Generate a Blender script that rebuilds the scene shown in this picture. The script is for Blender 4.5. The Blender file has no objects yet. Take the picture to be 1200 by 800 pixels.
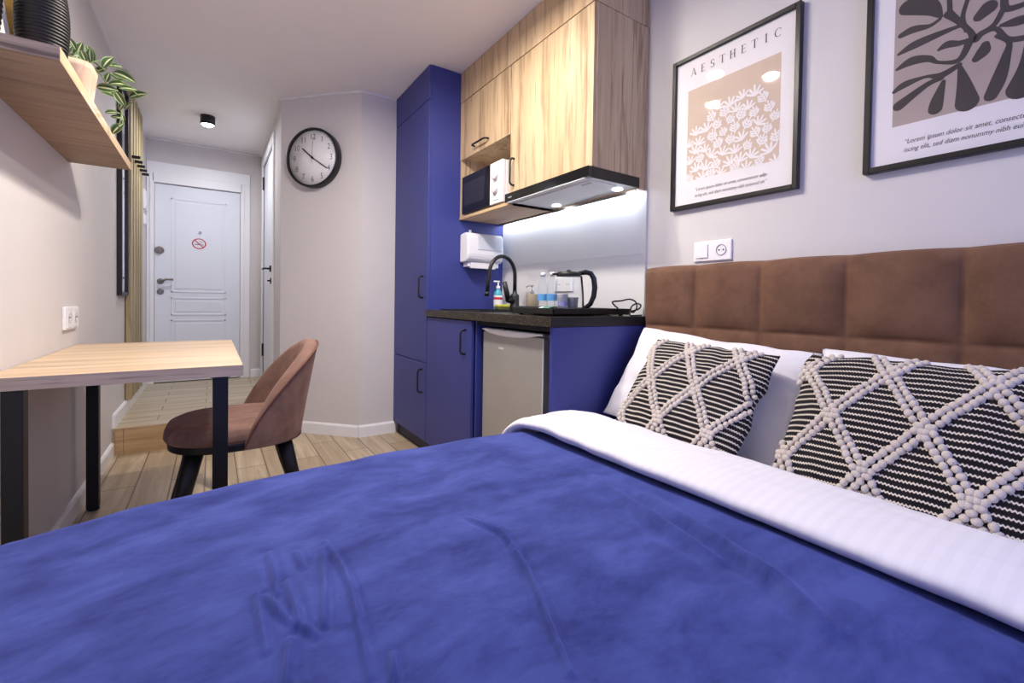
import bpy, bmesh, math, random
from mathutils import Vector, Matrix, Euler
random.seed(7)
PI = math.pi
SC = bpy.context.scene
COL = SC.collection
ORG = {}          # world offset of each thing's local space

# ------------------------------------------------------------------ materials
def srgb(r, g, b):
    def c(v):
        v /= 255.0
        return v / 12.92 if v <= .04045 else ((v + .055) / 1.055) ** 2.4
    return (c(r), c(g), c(b), 1)

class NT:
    def __init__(s, name):
        s.m = bpy.data.materials.new(name); s.m.use_nodes = True
        s.t = s.m.node_tree; s.t.nodes.clear()
        s.out = s.n('ShaderNodeOutputMaterial')
    def n(s, typ, **kw):
        nd = s.t.nodes.new(typ)
        for k, v in kw.items():
            if k.startswith('i_'):
                nd.inputs[k[2:].replace('_', ' ')].default_value = v
            else:
                setattr(nd, k, v)
        return nd
    def l(s, a, b): s.t.links.new(a, b)
    def coord(s, scale=(1, 1, 1), loc=(0, 0, 0), rot=(0, 0, 0), kind='Object'):
        tc = s.n('ShaderNodeTexCoord'); mp = s.n('ShaderNodeMapping')
        mp.inputs['Scale'].default_value = scale; mp.inputs['Location'].default_value = loc
        mp.inputs['Rotation'].default_value = rot
        s.l(tc.outputs[kind], mp.inputs['Vector']); return mp.outputs['Vector']
    def noise(s, vec, scale, detail=3, rough=.5, dist=0):
        nd = s.n('ShaderNodeTexNoise'); nd.inputs['Scale'].default_value = scale
        nd.inputs['Detail'].default_value = detail; nd.inputs['Roughness'].default_value = rough
        nd.inputs['Distortion'].default_value = dist
        s.l(vec, nd.inputs['Vector']); return nd.outputs['Fac']
    def ramp(s, fac, stops):
        r = s.n('ShaderNodeValToRGB'); el = r.color_ramp.elements
        while len(el) < len(stops): el.new(.5)
        for e, (p, c) in zip(el, stops): e.position = p; e.color = c
        s.l(fac, r.inputs['Fac']); return r.outputs['Color']
    def mix(s, fac, a, b, mode='MIX'):
        nd = s.n('ShaderNodeMix', data_type='RGBA', blend_type=mode)
        for sock, v in ((nd.inputs[0], fac), (nd.inputs[6], a), (nd.inputs[7], b)):
            if hasattr(v, 'is_output'): s.l(v, sock)
            else: sock.default_value = v
        return nd.outputs[2]
    def math(s, op, a, b=0.0):
        nd = s.n('ShaderNodeMath', operation=op)
        for sock, v in ((nd.inputs[0], a), (nd.inputs[1], b)):
            if hasattr(v, 'is_output'): s.l(v, sock)
            else: sock.default_value = v
        return nd.outputs[0]
    def bump(s, h, strength=.2, dist=.01):
        b = s.n('ShaderNodeBump'); b.inputs['Strength'].default_value = strength
        b.inputs['Distance'].default_value = dist; s.l(h, b.inputs['Height']); return b.outputs['Normal']
    def bsdf(s, color, rough=.5, metal=0, normal=None, spec=.5, sheen=0, sheen_rough=.4, coat=0, sheen_tint=None):
        p = s.n('ShaderNodeBsdfPrincipled')
        if hasattr(color, 'is_output'): s.l(color, p.inputs['Base Color'])
        else: p.inputs['Base Color'].default_value = color
        if hasattr(rough, 'is_output'): s.l(rough, p.inputs['Roughness'])
        else: p.inputs['Roughness'].default_value = rough
        p.inputs['Metallic'].default_value = metal
        p.inputs['Specular IOR Level'].default_value = spec
        p.inputs['Sheen Weight'].default_value = sheen; p.inputs['Sheen Roughness'].default_value = sheen_rough
        if sheen_tint: p.inputs['Sheen Tint'].default_value = sheen_tint
        p.inputs['Coat Weight'].default_value = coat
        if normal is not None: s.l(normal, p.inputs['Normal'])
        s.l(p.outputs[0], s.out.inputs['Surface']); return p

def plain(name, rgb, rough=.5, metal=0, spec=.5, vary=.04, bump=0, bscale=200, coat=0):
    t = NT(name); v = t.coord()
    c = srgb(*rgb); d = tuple(x * (1 - vary * 2) for x in c[:3]) + (1,)
    col = t.ramp(t.noise(v, 6, 3), [(.3, d), (.7, c)])
    nm = t.bump(t.noise(v, bscale, 2), bump, .002) if bump else None
    t.bsdf(col, rough, metal, nm, spec, coat=coat); return t.m

def wood(name, light, mid, dark, axis='z', board=.09, rough=.45, contrast=1.0, seed=0):
    t = NT(name); ax = 'xyz'.index(axis)
    sc = [9, 9, 9]; sc[ax] = .7
    v = t.coord(tuple(sc), (seed, seed * 1.7, seed * .3))
    big = t.noise(v, 1.1, 4, .6, .6)
    sf = [60, 60, 60]; sf[ax] = 1.5
    fine = t.noise(t.coord(tuple(sf)), 1, 3, .6)
    sk = [17, 17, 17]; sk[ax] = 1.3
    streak = t.noise(t.coord(tuple(sk), (3, 1, seed)), 1, 5, .65, .3)
    base = t.ramp(big, [(.28, srgb(*mid)), (.62, srgb(*light))])
    base = t.mix(t.ramp(streak, [(.53, (0, 0, 0, 1)), (.70, (.72 * contrast,) * 3 + (1,))]), base, srgb(*dark))
    sk2 = [46, 46, 46]; sk2[ax] = 2.2
    st2 = t.noise(t.coord(tuple(sk2), (7, 2, seed)), 1, 4, .6, .2)
    base = t.mix(t.ramp(st2, [(.55, (0, 0, 0, 1)), (.68, (.6 * contrast,) * 3 + (1,))]), base, srgb(*dark))
    base = t.mix(t.ramp(fine, [(.35, (.22,) * 3 + (1,)), (.6, (0, 0, 0, 1))]), base, srgb(*dark))
    if board:                                    # laminate boards: tone shifts from strip to strip
        sep = t.n('ShaderNodeSeparateXYZ'); t.l(t.coord(), sep.inputs[0])
        o = sep.outputs['XYZ'.index('Y' if axis != 'y' else 'X')]
        cell = t.math('FLOOR', t.math('DIVIDE', t.math('ADD', o, 7.013), board))
        wn = t.n('ShaderNodeTexWhiteNoise', noise_dimensions='1D'); t.l(cell, wn.inputs['W'])
        base = t.mix(t.math('MULTIPLY', wn.outputs['Value'], .42), base, srgb(*mid))
    t.bsdf(base, rough, 0, t.bump(fine, .06, .002), .4); return t.m

def emit(name, rgb, strength):
    t = NT(name); e = t.n('ShaderNodeEmission'); e.inputs['Color'].default_value = srgb(*rgb)
    e.inputs['Strength'].default_value = strength; t.l(e.outputs[0], t.out.inputs['Surface']); return t.m

def thin_glass(name, rgb=(255, 255, 255), rough=.02, ior=1.45, minf=.03):
    t = NT(name); tr = t.n('ShaderNodeBsdfTransparent'); tr.inputs['Color'].default_value = srgb(*rgb)
    gl = t.n('ShaderNodeBsdfGlossy'); gl.inputs['Roughness'].default_value = rough
    fr = t.n('ShaderNodeLayerWeight'); fr.inputs['Blend'].default_value = .5
    mx = t.n('ShaderNodeMixShader'); t.l(t.math('ADD', t.math('MULTIPLY', t.math('POWER', fr.outputs['Facing'], 4.5), .75), minf), mx.inputs[0])
    t.l(tr.outputs[0], mx.inputs[1]); t.l(gl.outputs[0], mx.inputs[2]); t.l(mx.outputs[0], t.out.inputs['Surface'])
    return t.m

M = {}
M['wall'] = plain('wall_paint', (212, 208, 207), .75, vary=.012, bump=.04, bscale=300)
M['ceiling'] = plain('ceiling_paint', (240, 237, 238), .8, vary=.01)
M['white'] = plain('white_lacquer', (238, 238, 240), .4, vary=.01)
M['door_white'] = plain('door_white', (226, 230, 238), .42, vary=.01)
M['plastic'] = plain('white_plastic', (240, 240, 242), .3, vary=.01)
M['black'] = plain('black_metal', (15, 14, 15), .45, vary=.05)
M['frame_black'] = plain('frame_black', (20, 17, 16), .33)
M['black_gloss'] = plain('black_gloss', (14, 14, 15), .12, vary=.03)
M['black_soft'] = plain('black_rubber', (20, 20, 22), .6)
M['chrome'] = plain('chrome', (200, 200, 205), .18, 1)
M['nickel'] = plain('brushed_nickel', (150, 142, 135), .32, 1)
M['steel'] = plain('steel_panel', (222, 224, 226), .38, .25)
M['hood_silver'] = plain('hood_silver', (234, 236, 239), .3, 0)
M['fridge'] = plain('fridge_grey', (176, 173, 168), .42, .35, vary=.03)
M['blue'] = plain('blue_laminate', (54, 62, 134), .5, vary=.02, bump=.03, bscale=500)
M['blue_dark'] = plain('blue_plinth', (38, 38, 70), .55)
M['gap'] = plain('rail_dark', (20, 20, 30), .8)  # near-black tone of the rail under the counter
M['oak'] = wood('oak_laminate', (212, 188, 154), (188, 160, 124), (120, 94, 70), 'z', .075, .42, 1.25)
M['oak_y'] = wood('oak_laminate_board', (222, 196, 158), (206, 172, 130), (156, 120, 86), 'y', 0, .45)
M['desk_wood'] = wood('desk_wood', (220, 196, 164), (200, 172, 136), (146, 116, 90), 'x', 0, .4, .9, 2)
M['desk_edge_shaded'] = wood('desk_edge_shaded', (196, 178, 160), (154, 136, 122), (88, 74, 68), 'x', 0, .5, 1.4, 4)  # desk front's shade painted into a greyer wood colour; reused on the shelf end
M['shelf_wood'] = wood('shelf_wood', (166, 140, 116), (146, 122, 100), (98, 80, 66), 'x', 0, .5, 1.1, 6)
M['slat_wood'] = wood('slat_wood', (184, 168, 128), (156, 140, 102), (112, 96, 66), 'z', 0, .5, .7, 3)
M['pine'] = wood('pale_pine', (226, 202, 178), (196, 150, 122), (166, 116, 90), 'z', .021, .5, .8, 9)
M['riser'] = wood('riser_wood', (190, 160, 122), (168, 136, 98), (130, 100, 68), 'x', 0, .5, .9, 5)
M['text'] = plain('print_ink', (96, 88, 84), .8)
M['text_black'] = plain('black_ink', (30, 28, 30), .7)
M['grey_ink'] = plain('grey_ink', (150, 152, 158), .7)
M['paper'] = plain('poster_paper', (232, 228, 230), .7, vary=.008)
M['beige_print'] = plain('beige_print', (205, 184, 166), .7, vary=.02)
M['taupe_print'] = plain('taupe_print', (176, 160, 154), .7, vary=.05)
M['dark_print'] = plain('dark_print', (62, 54, 54), .7, vary=.12)
M['glass'] = thin_glass('frame_glass', ior=1.5, minf=.035, rough=.03)
M['clear'] = thin_glass('clear_glass', (250, 252, 253), .03, 1.35, .02)
M['clear_plastic'] = thin_glass('clear_plastic', (248, 251, 254), .08, 1.3, .03)
M['blue_label'] = plain('blue_label', (92, 160, 220), .5)
M['teal'] = plain('teal_liquid', (70, 170, 190), .35)
M['red'] = plain('red_print', (196, 48, 60), .6)
M['yellow'] = plain('yellow_foam', (222, 220, 90), .8)
M['green_scour'] = plain('scouring_pad', (92, 98, 62), .9)
M['green'] = plain('green_foil', (60, 150, 110), .4)
M['taupe'] = plain('taupe_ceramic', (140, 130, 112), .5)
M['mirror'] = plain('mirror_silver', (225, 230, 238), .03, 1, vary=.003)
M['gold'] = plain('gold_leaf', (214, 172, 92), .35, .7, vary=.2)
M['ceramic_black'] = plain('black_ceramic', (22, 19, 19), .5, vary=.08)
M['sheet'] = plain('white_cotton', (228, 226, 232), .85, vary=.015, bump=.1, bscale=900)
def striped_cotton():
    t = NT('striped_cotton'); sp = t.n('ShaderNodeSeparateXYZ'); t.l(t.coord(), sp.inputs[0])
    band = t.math('GREATER_THAN', t.math('FRACT', t.math('DIVIDE', t.math('ADD', sp.outputs[1], 5), .024)), .5)
    col = t.mix(band, srgb(229, 227, 233), srgb(226, 224, 230))
    wv = t.noise(t.coord(), 900, 2)
    t.bsdf(col, .78, 0, t.bump(wv, .08, .002), .25); return t.m
M['sheet_striped'] = striped_cotton()
M['pillow_white'] = plain('pillow_cotton', (230, 228, 234), .85, vary=.015, bump=.08, bscale=700)
M['lamp_glow'] = emit('lamp_glow', (255, 246, 236), 45)
M['lamp_glow_cool'] = emit('lamp_glow_cool', (240, 246, 255), 18)
M['led'] = emit('led_glow', (228, 240, 255), 45)
M['hood_glow'] = emit('hood_lamp_glow', (235, 244, 255), 26)

def velvet(name, a, b, sheen, scale=7, st=None, nap=(1, 1, 1)):
    t = NT(name); v = t.coord(nap)
    n1 = t.noise(v, scale, 6, .66, .25)
    n2 = t.noise(v, scale * 5.5, 4, .6, .4)
    col = t.ramp(t.math('ADD', t.math('MULTIPLY', n1, .86), t.math('MULTIPLY', n2, .14)), [(.36, srgb(*a)), (.62, srgb(*b))])
    fz = t.noise(t.coord(), 700, 2)
    t.bsdf(col, .85, 0, t.bump(fz, .12, .002), .15, sheen, .45, sheen_tint=st); return t.m
M['velvet_blue'] = velvet('blue_velvet', (40, 49, 108), (68, 80, 148), .40, 6.5, srgb(150, 158, 235), (.8, 1.5, 1))
M['velvet_brown'] = velvet('brown_velvet', (100, 73, 58), (120, 89, 71), .12, 9, srgb(220, 180, 160))
M['velvet_chair'] = velvet('chair_velvet', (110, 84, 74), (138, 109, 97), .3, 8, srgb(240, 200, 185), (1, 2.2, 1))

def floor_mat(name, swap, ox, oy, c1, c2):
    t = NT(name)
    tc = t.n('ShaderNodeTexCoord'); sp = t.n('ShaderNodeSeparateXYZ'); cb = t.n('ShaderNodeCombineXYZ')
    t.l(tc.outputs['Object'], sp.inputs[0])
    a, b = ('Y', 'X') if swap else ('X', 'Y')
    t.l(t.math('ADD', sp.outputs[a], oy), cb.inputs[0]); t.l(t.math('ADD', sp.outputs[b], ox), cb.inputs[1])
    br = t.n('ShaderNodeTexBrick', offset=.43, offset_frequency=2)
    for k, v in (('Scale', 1), ('Mortar Size', .003), ('Mortar Smooth', .1), ('Bias', 0), ('Brick Width', .6), ('Row Height', .145)):
        br.inputs[k].default_value = v
    br.inputs['Color1'].default_value = srgb(*c1); br.inputs['Color2'].default_value = srgb(*c2)
    br.inputs['Mortar'].default_value = srgb(84, 74, 64)
    t.l(cb.outputs[0], br.inputs['Vector'])
    sc = (26, 1.6, 1) if swap else (1.6, 26, 1)
    g = t.noise(t.coord(sc), 1, 5, .6, .8)
    col = t.mix(t.ramp(g, [(.4, (.5,) * 3 + (1,)), (.62, (0, 0, 0, 1))]), br.outputs['Color'], srgb(140, 122, 98))
    h = t.math('MULTIPLY', br.outputs['Fac'], -1)
    t.bsdf(col, .36, 0, t.bump(h, .4, .003), .4); return t.m
M['floor'] = floor_mat('floor_tiles', True, -.08, .43, (204, 186, 158), (180, 160, 132))
M['floor_hall'] = floor_mat('hall_tiles', False, .02, .1, (204, 192, 166), (190, 176, 150))

def counter_mat():
    t = NT('black_stone'); v = t.coord()
    n = t.n('ShaderNodeTexVoronoi'); n.inputs['Scale'].default_value = 420; t.l(v, n.inputs['Vector'])
    sep = t.n('ShaderNodeSeparateColor'); t.l(n.outputs['Color'], sep.inputs[0])
    col = t.ramp(sep.outputs[0], [(.0, srgb(20, 18, 17)), (.74, srgb(28, 25, 23)), (.84, srgb(66, 58, 46)), (.95, srgb(120, 106, 84))])
    t.bsdf(col, .4, 0, None, .4); return t.m
M['counter'] = counter_mat()

def splash_mat():
    t = NT('grey_glass_tile')
    t.bsdf(srgb(230, 230, 231), .22, 0, None, .5, coat=.3); return t.m
M['splash'] = splash_mat()

def cushion_mat():
    t = NT('woven_black_cream'); tc = t.n('ShaderNodeTexCoord'); sp = t.n('ShaderNodeSeparateXYZ')
    t.l(tc.outputs['UV'], sp.inputs[0])
    u, v = sp.outputs[0], sp.outputs[1]
    wob = t.noise(tc.outputs['UV'], 14, 2)
    vv = t.math('ADD', t.math('DIVIDE', v, .0158), t.math('MULTIPLY', wob, .35))
    saw = t.math('PINGPONG', t.math('DIVIDE', u, .0066), .5)
    row = t.math('FRACT', t.math('ADD', vv, t.math('MULTIPLY', saw, .42)))
    black = t.math('MULTIPLY', t.math('GREATER_THAN', row, .2), t.math('LESS_THAN', row, .95))
    gr = t.noise(tc.outputs['UV'], 500, 2)
    cream = t.ramp(gr, [(.3, srgb(196, 186, 172)), (.7, srgb(228, 220, 208))])
    dark = t.ramp(gr, [(.3, srgb(24, 21, 24)), (.7, srgb(44, 40, 44))])
    h = t.math('SINE', t.math('MULTIPLY', vv, 2 * PI))
    t.bsdf(t.mix(black, cream, dark), .9, 0, t.bump(h, .5, .004), .2, .1); return t.m
M['woven'] = cushion_mat()
M['cream_yarn'] = plain('cream_yarn', (208, 198, 189), .95, vary=.06, bump=.5, bscale=500)

def leaf_mat():
    t = NT('variegated_leaf'); tc = t.n('ShaderNodeTexCoord'); sp = t.n('ShaderNodeSeparateXYZ')
    t.l(tc.outputs['UV'], sp.inputs[0])
    a = t.math('ABSOLUTE', t.math('SUBTRACT', sp.outputs[0], .5))
    w = t.math('ADD', a, t.math('MULTIPLY', t.math('SUBTRACT', t.noise(tc.outputs['UV'], 3), .5), .08))
    col = t.ramp(w, [(.035, srgb(212, 216, 164)), (.09, srgb(64, 94, 48)), (.30, srgb(44, 72, 34)), (.39, srgb(84, 114, 60)), (.43, srgb(176, 190, 134)), (.48, srgb(60, 88, 44))])
    t.bsdf(col, .4, 0, None, .5); return t.m
M['leaf'] = leaf_mat()

# ------------------------------------------------------------------ mesh building
class MB:
    def __init__(s): s.bm = bmesh.new(); s.uv = None
    def merge(s, other, xf=None):
        vm = {}
        for v in other.verts: vm[v] = s.bm.verts.new(xf @ v.co if xf else v.co)
        for f in other.faces:
            try: nf = s.bm.faces.new([vm[v] for v in f.verts]); nf.smooth = f.smooth
            except ValueError: pass
        other.free()
    def box(s, x0, x1, y0, y1, z0, z1, bev=.0, seg=2, xf=None):
        b = bmesh.new()
        bmesh.ops.create_cube(b, size=1)
        for v in b.verts:
            v.co = Vector(((x0 + x1) / 2 + v.co.x * (x1 - x0), (y0 + y1) / 2 + v.co.y * (y1 - y0), (z0 + z1) / 2 + v.co.z * (z1 - z0)))
        if bev:
            bmesh.ops.bevel(b, geom=list(b.edges), offset=bev, segments=seg, affect='EDGES', profile=.5)
        s.merge(b, xf); return s
    def tube(s, pts, r, seg=10, closed=False, xf=None, flat=1.0):
        pts = [Vector(p) for p in pts]; n = len(pts)
        rs = r if isinstance(r, (list, tuple)) else [r] * n
        rings = []; up = None
        for i, p in enumerate(pts):
            if closed: t = (pts[(i + 1) % n] - pts[i - 1]).normalized()
            else: t = (pts[min(i + 1, n - 1)] - pts[max(i - 1, 0)]).normalized()
            if up is None:
                up = Vector((0, 0, 1)) if abs(t.z) < .9 else Vector((0, 1, 0))
            up = (up - t * up.dot(t)).normalized(); side = t.cross(up)
            ring = []
            for k in range(seg):
                a = 2 * PI * k / seg
                q = p + rs[i] * (math.cos(a) * side + math.sin(a) * up * flat)
                ring.append(s.bm.verts.new(xf @ q if xf else q))
            rings.append(ring)
        m = n if closed else n - 1
        for i in range(m):
            A, B = rings[i], rings[(i + 1) % n]
            for k in range(seg):
                f = s.bm.faces.new((A[k], A[(k + 1) % seg], B[(k + 1) % seg], B[k])); f.smooth = True
        if not closed:
            s.bm.faces.new(rings[0][::-1]); s.bm.faces.new(rings[-1])
        return s
    def lathe(s, prof, c=(0, 0, 0), seg=32, axis='z', xf=None, cap=True):
        c = Vector(c); rings = []
        for r, z in prof:
            ring = []
            for k in range(seg):
                a = 2 * PI * k / seg; p = Vector((r * math.cos(a), r * math.sin(a), z))
                if axis == 'x': p = Vector((p.z, p.x, p.y))
                if axis == 'y': p = Vector((p.x, p.z, p.y))
                p += c; ring.append(s.bm.verts.new(xf @ p if xf else p))
            rings.append(ring)
        for A, B in zip(rings, rings[1:]):
            for k in range(seg):
                f = s.bm.faces.new((A[k], A[(k + 1) % seg], B[(k + 1) % seg], B[k])); f.smooth = True
        if cap:
            for ring in (rings[0][::-1], rings[-1]):
                try: s.bm.faces.new(ring)
                except ValueError: pass
        return s
    def grid(s, fn, nu, nv, cu=False, smooth=True, uvfn=None):
        vs = [[s.bm.verts.new(fn(i / (nu if cu else nu - 1), j / (nv - 1))) for j in range(nv)] for i in range(nu)]
        if uvfn and s.uv is None: s.uv = s.bm.loops.layers.uv.new('UVMap')
        for i in range(nu if cu else nu - 1):
            for j in range(nv - 1):
                i2 = (i + 1) % nu
                f = s.bm.faces.new((vs[i][j], vs[i2][j], vs[i2][j + 1], vs[i][j + 1])); f.smooth = smooth
                if uvfn:
                    for lp, (a, b) in zip(f.loops, ((i, j), (i2, j), (i2, j + 1), (i, j + 1))):
                        lp[s.uv].uv = uvfn(a / (nu - 1), b / (nv - 1))
        return vs
    def ball(s, c, r, sub=2, xf=None):
        b = bmesh.new(); bmesh.ops.create_icosphere(b, subdivisions=sub, radius=1)
        r = r if isinstance(r, (tuple, list)) else (r, r, r)
        for f in b.faces: f.smooth = True
        X = Matrix.Translation(c) @ (xf or Matrix()) @ Matrix.Diagonal((*r, 1))
        s.merge(b, X); return s
    def prism(s, poly, z0, z1):
        lo = [s.bm.verts.new((x, y, z0)) for x, y in poly]; hi = [s.bm.verts.new((x, y, z1)) for x, y in poly]
        s.bm.faces.new(lo[::-1]); s.bm.faces.new(hi); n = len(poly)
        for i in range(n): s.bm.faces.new((lo[i], lo[(i + 1) % n], hi[(i + 1) % n], hi[i]))
        return s
    def flat(s, poly, to):              # flat 2D polygon (list of (u,v)) mapped by to(u,v)
        try: s.bm.faces.new([s.bm.verts.new(to(u, v)) for u, v in poly])
        except ValueError: pass
        return s
    def stroke(s, pts, to, n=6):         # flat tapered brush stroke: pts (u, v, half width)
        P = [Vector(p) for p in pts]; path = []
        for i in range(len(P) - 1):
            p0 = P[max(i - 1, 0)]; p1 = P[i]; p2 = P[i + 1]; p3 = P[min(i + 2, len(P) - 1)]
            for k in range(n):
                t = k / n
                path.append(.5 * ((2 * p1) + (p2 - p0) * t + (2 * p0 - 5 * p1 + 4 * p2 - p3) * t * t + (3 * p1 - p0 - 3 * p2 + p3) * t ** 3))
        path.append(P[-1]); L = []; R = []
        for i, p in enumerate(path):
            d = path[min(i + 1, len(path) - 1)] - path[max(i - 1, 0)]; d = Vector((d.x, d.y)).normalized()
            nn = Vector((-d.y, d.x)); w = max(p.z, .0002)
            L.append((p.x + nn.x * w, p.y + nn.y * w)); R.append((p.x - nn.x * w, p.y - nn.y * w))
        for i in range(len(path) - 1): s.flat([L[i], L[i + 1], R[i + 1], R[i]], to)
        for e, (p, q) in ((0, (path[0], path[1])), (1, (path[-1], path[-2]))):
            w = max(p.z, .0002); a0 = math.atan2(p.y - q.y, p.x - q.x)
            s.flat([(p.x + w * math.cos(a0 + a), p.y + w * math.sin(a0 + a)) for a in [(-.5 + k / 8) * PI for k in range(9)]], to)
        return s
    def text(s, body, size, to, shear=0, align='LEFT', space=1.0):
        cu = bpy.data.curves.new('lettering', 'FONT'); cu.body = body; cu.size = size; cu.shear = shear
        cu.align_x = align; cu.space_character = space; cu.resolution_u = 3
        o = bpy.data.objects.new('lettering', cu); COL.objects.link(o)
        dg = bpy.context.evaluated_depsgraph_get(); dg.update()
        me = bpy.data.meshes.new_from_object(o.evaluated_get(dg))
        vs = [s.bm.verts.new(to(v.co.x, v.co.y)) for v in me.vertices]
        for p in me.polygons:
            try: s.bm.faces.new([vs[i] for i in p.vertices])
            except ValueError: pass
        bpy.data.objects.remove(o); bpy.data.curves.remove(cu); bpy.data.meshes.remove(me); return s
    def build(s, name, mat, parent=None, smooth=None, origin=None, fix=True):
        if fix: bmesh.ops.recalc_face_normals(s.bm, faces=list(s.bm.faces))
        if parent is not None: off = ORG[parent.name]
        elif origin is not None: off = Vector(origin)
        else:
            zs = [v.co for v in s.bm.verts]
            off = Vector((sum(v.x for v in zs) / len(zs), sum(v.y for v in zs) / len(zs), min(v.z for v in zs)))
        for v in s.bm.verts: v.co -= off
        me = bpy.data.meshes.new(name); s.bm.to_mesh(me); s.bm.free()
        me.materials.append(M[mat] if isinstance(mat, str) else mat)
        if smooth: me.polygons.foreach_set('use_smooth', [True] * len(me.polygons))
        o = bpy.data.objects.new(name, me); COL.objects.link(o)
        if parent is not None: o.parent = parent
        else: o.location = off
        ORG[o.name] = off
        return o

def mb(): return MB()
def BX(*a, **k): return MB().box(*a, **k)
def tag(o, label, cat, group=None, kind=None):
    o['label'] = label; o['category'] = cat
    if group: o['group'] = group
    if kind: o['kind'] = kind
    return o
def thing(name, label, cat, loc, group=None, rot=None, local=False):
    o = bpy.data.objects.new(name, None); COL.objects.link(o); o.location = loc
    o.empty_display_size = .05
    if rot: o.rotation_euler = rot
    ORG[o.name] = Vector((0, 0, 0)) if (local or rot) else Vector(loc)
    return tag(o, label, cat, group)
def struct(mbx, name, mat, label=None, parent=None):
    o = mbx.build(name, mat, parent)
    if parent is None:
        o['kind'] = 'structure'
        if label: o['label'] = label; o['category'] = name.split('_')[0]
    return o
def bow(m, a, b, out, r=.0055, rad=.018):
    """bow handle between a and b standing off by vector out"""
    a, b, out = Vector(a), Vector(b), Vector(out); d = (b - a).normalized(); o = out.normalized(); h = out.length
    pts = [a, a + o * (h - rad)]
    for k in range(1, 5):
        t = k / 5 * PI / 2; pts.append(a + o * (h - rad) + o * rad * math.sin(t) + d * rad * (1 - math.cos(t)))
    q = []
    for k in range(1, 5):
        t = k / 5 * PI / 2; q.append(b + o * (h - rad) + o * rad * math.sin(t) - d * rad * (1 - math.cos(t)))
    pts += [a + out + d * rad, b + out - d * rad] + q[::-1] + [b + o * (h - rad), b]
    return m.tube(pts, r, 8)
# ------------------------------------------------------------------ room shell
XL, XR, YB, H, HF = -.50, 1.645, 5.232, 2.40, .16
YR = -1.35
DA, DB = Vector((.85, 3.18)), Vector((.41, 3.65))       # diagonal wall
DT = (DB - DA).normalized(); DN = Vector((-.7224, -.6915)); DN = Vector((DT.y, -DT.x)); DN = -DN if DN.y > 0 else DN
struct(mb().prism([(XL - .1, YR - .1), (XR + .1, YR - .1), (XR + .1, 3.3), (.9, 3.3), (.5, 3.6), (XL - .1, 3.6)], -.1, 0), 'floor', 'floor')
struct(mb().prism([(XL, 3.556), (.497, 3.556), (.41, 3.65), (.41, YB + .1), (XL, YB + .1)], 0, HF), 'floor_hall', 'floor_hall')
struct(mb().prism([(XL + .015, 3.545), (XL + .055, 3.545), (XL + .055, 3.5555), (XL + .015, 3.5555)], 0, HF - .002).prism([(XL + .057, 3.545), (.505, 3.545), (.495, 3.5555), (XL + .057, 3.5555)], 0, HF - .002), 'trim_1', 'riser')
struct(BX(XL - .1, XR + .1, YR - .1, YB + .1, H, H + .1), 'ceiling', 'ceiling')
struct(BX(XL - .1, XL, YR - .1, YB + .1, -.1, H), 'wall_left', 'wall')
struct(BX(XR, XR + .1, YR - .1, 3.3, -.1, H), 'wall_right', 'wall')
struct(BX(.85, XR, 3.18, 3.3, -.1, H), 'wall_corner', 'wall')
struct(mb().prism([(.85, 3.18), (.41, 3.65), (.47, 3.72), (.91, 3.30)], -.1, H), 'wall_diagonal', 'wall')
# hall side wall with a door opening
DY0, DY1, DZ1 = 4.10, 4.96, 2.215
struct(BX(.41, .52, 3.65, DY0, 0, H).box(.41, .52, DY1, YB, 0, H).box(.41, .52, DY0, DY1, DZ1, H).box(.47, .52, DY0, DY1, 0, DZ1), 'wall_hall', 'wall')
# entrance wall with a door opening
EX0, EX1, EZ1 = -.455, .242, 2.01
struct(BX(XL - .1, EX0, YB, YB + .1, 0, H).box(EX1, .52, YB, YB + .1, 0, H).box(EX0, EX1, YB, YB + .1, EZ1, H).box(EX0, EX1, YB + .07, YB + .1, 0, EZ1), 'wall_far', 'wall')
# rear wall behind the camera with its window
WX0, WX1, WZ0, WZ1 = -.15, 1.35, .85, 2.2
struct(BX(XL - .1, WX0, YR - .12, YR, -.1, H).box(WX1, XR + .1, YR - .12, YR, -.1, H).box(WX0, WX1, YR - .12, YR, WZ1, H).box(WX0, WX1, YR - .12, YR, -.1, WZ0), 'wall_rear', 'wall')
w = struct(BX(WX0, WX0 + .05, YR - .08, YR - .03, WZ0, WZ1, .004).box(WX1 - .05, WX1, YR - .08, YR - .03, WZ0, WZ1, .004).box(WX0, WX1, YR - .08, YR - .03, WZ1 - .05, WZ1, .004).box(WX0, WX1, YR - .08, YR - .03, WZ0, WZ0 + .05, .004).box(.58, .63, YR - .08, YR - .03, WZ0, WZ1, .004), 'window_1', 'white')
struct(BX(WX0 + .04, WX1 - .04, YR - .058, YR - .054, WZ0 + .04, WZ1 - .04), 'pane', 'clear', parent=w)
struct(BX(WX0 - .05, WX1 + .05, YR - .03, YR + .12, WZ0 - .03, WZ0, .005), 'sill', 'white', parent=w)

# baseboards
def base(name, a, b, nrm, z=0, h=.082, t=.014):
    a, b, n = Vector(a), Vector(b), Vector(nrm)
    m = mb(); pr = [(0, 0), (t, 0), (t, h - .012), (t * .45, h), (0, h)]
    A = [m.bm.verts.new((*(a + n * u), z + v)) for u, v in pr]; B = [m.bm.verts.new((*(b + n * u), z + v)) for u, v in pr]
    m.bm.faces.new(A[::-1]); m.bm.faces.new(B); k = len(pr)
    for i in range(k): m.bm.faces.new((A[i], A[(i + 1) % k], B[(i + 1) % k], B[i]))
    struct(m, name, 'white')
base('baseboard_left', (XL, YR), (XL, 3.545), (1, 0))
base('baseboard_hall', (XL, 3.57), (XL, YB), (1, 0), HF)
base('baseboard_diagonal', DA, DA + DT * .565, DN)
base('baseboard_corner', (.85, 3.18), (1.11, 3.18), (0, -1))
base('baseboard_far', (.325, YB), (.41, YB), (0, -1), HF)
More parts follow.
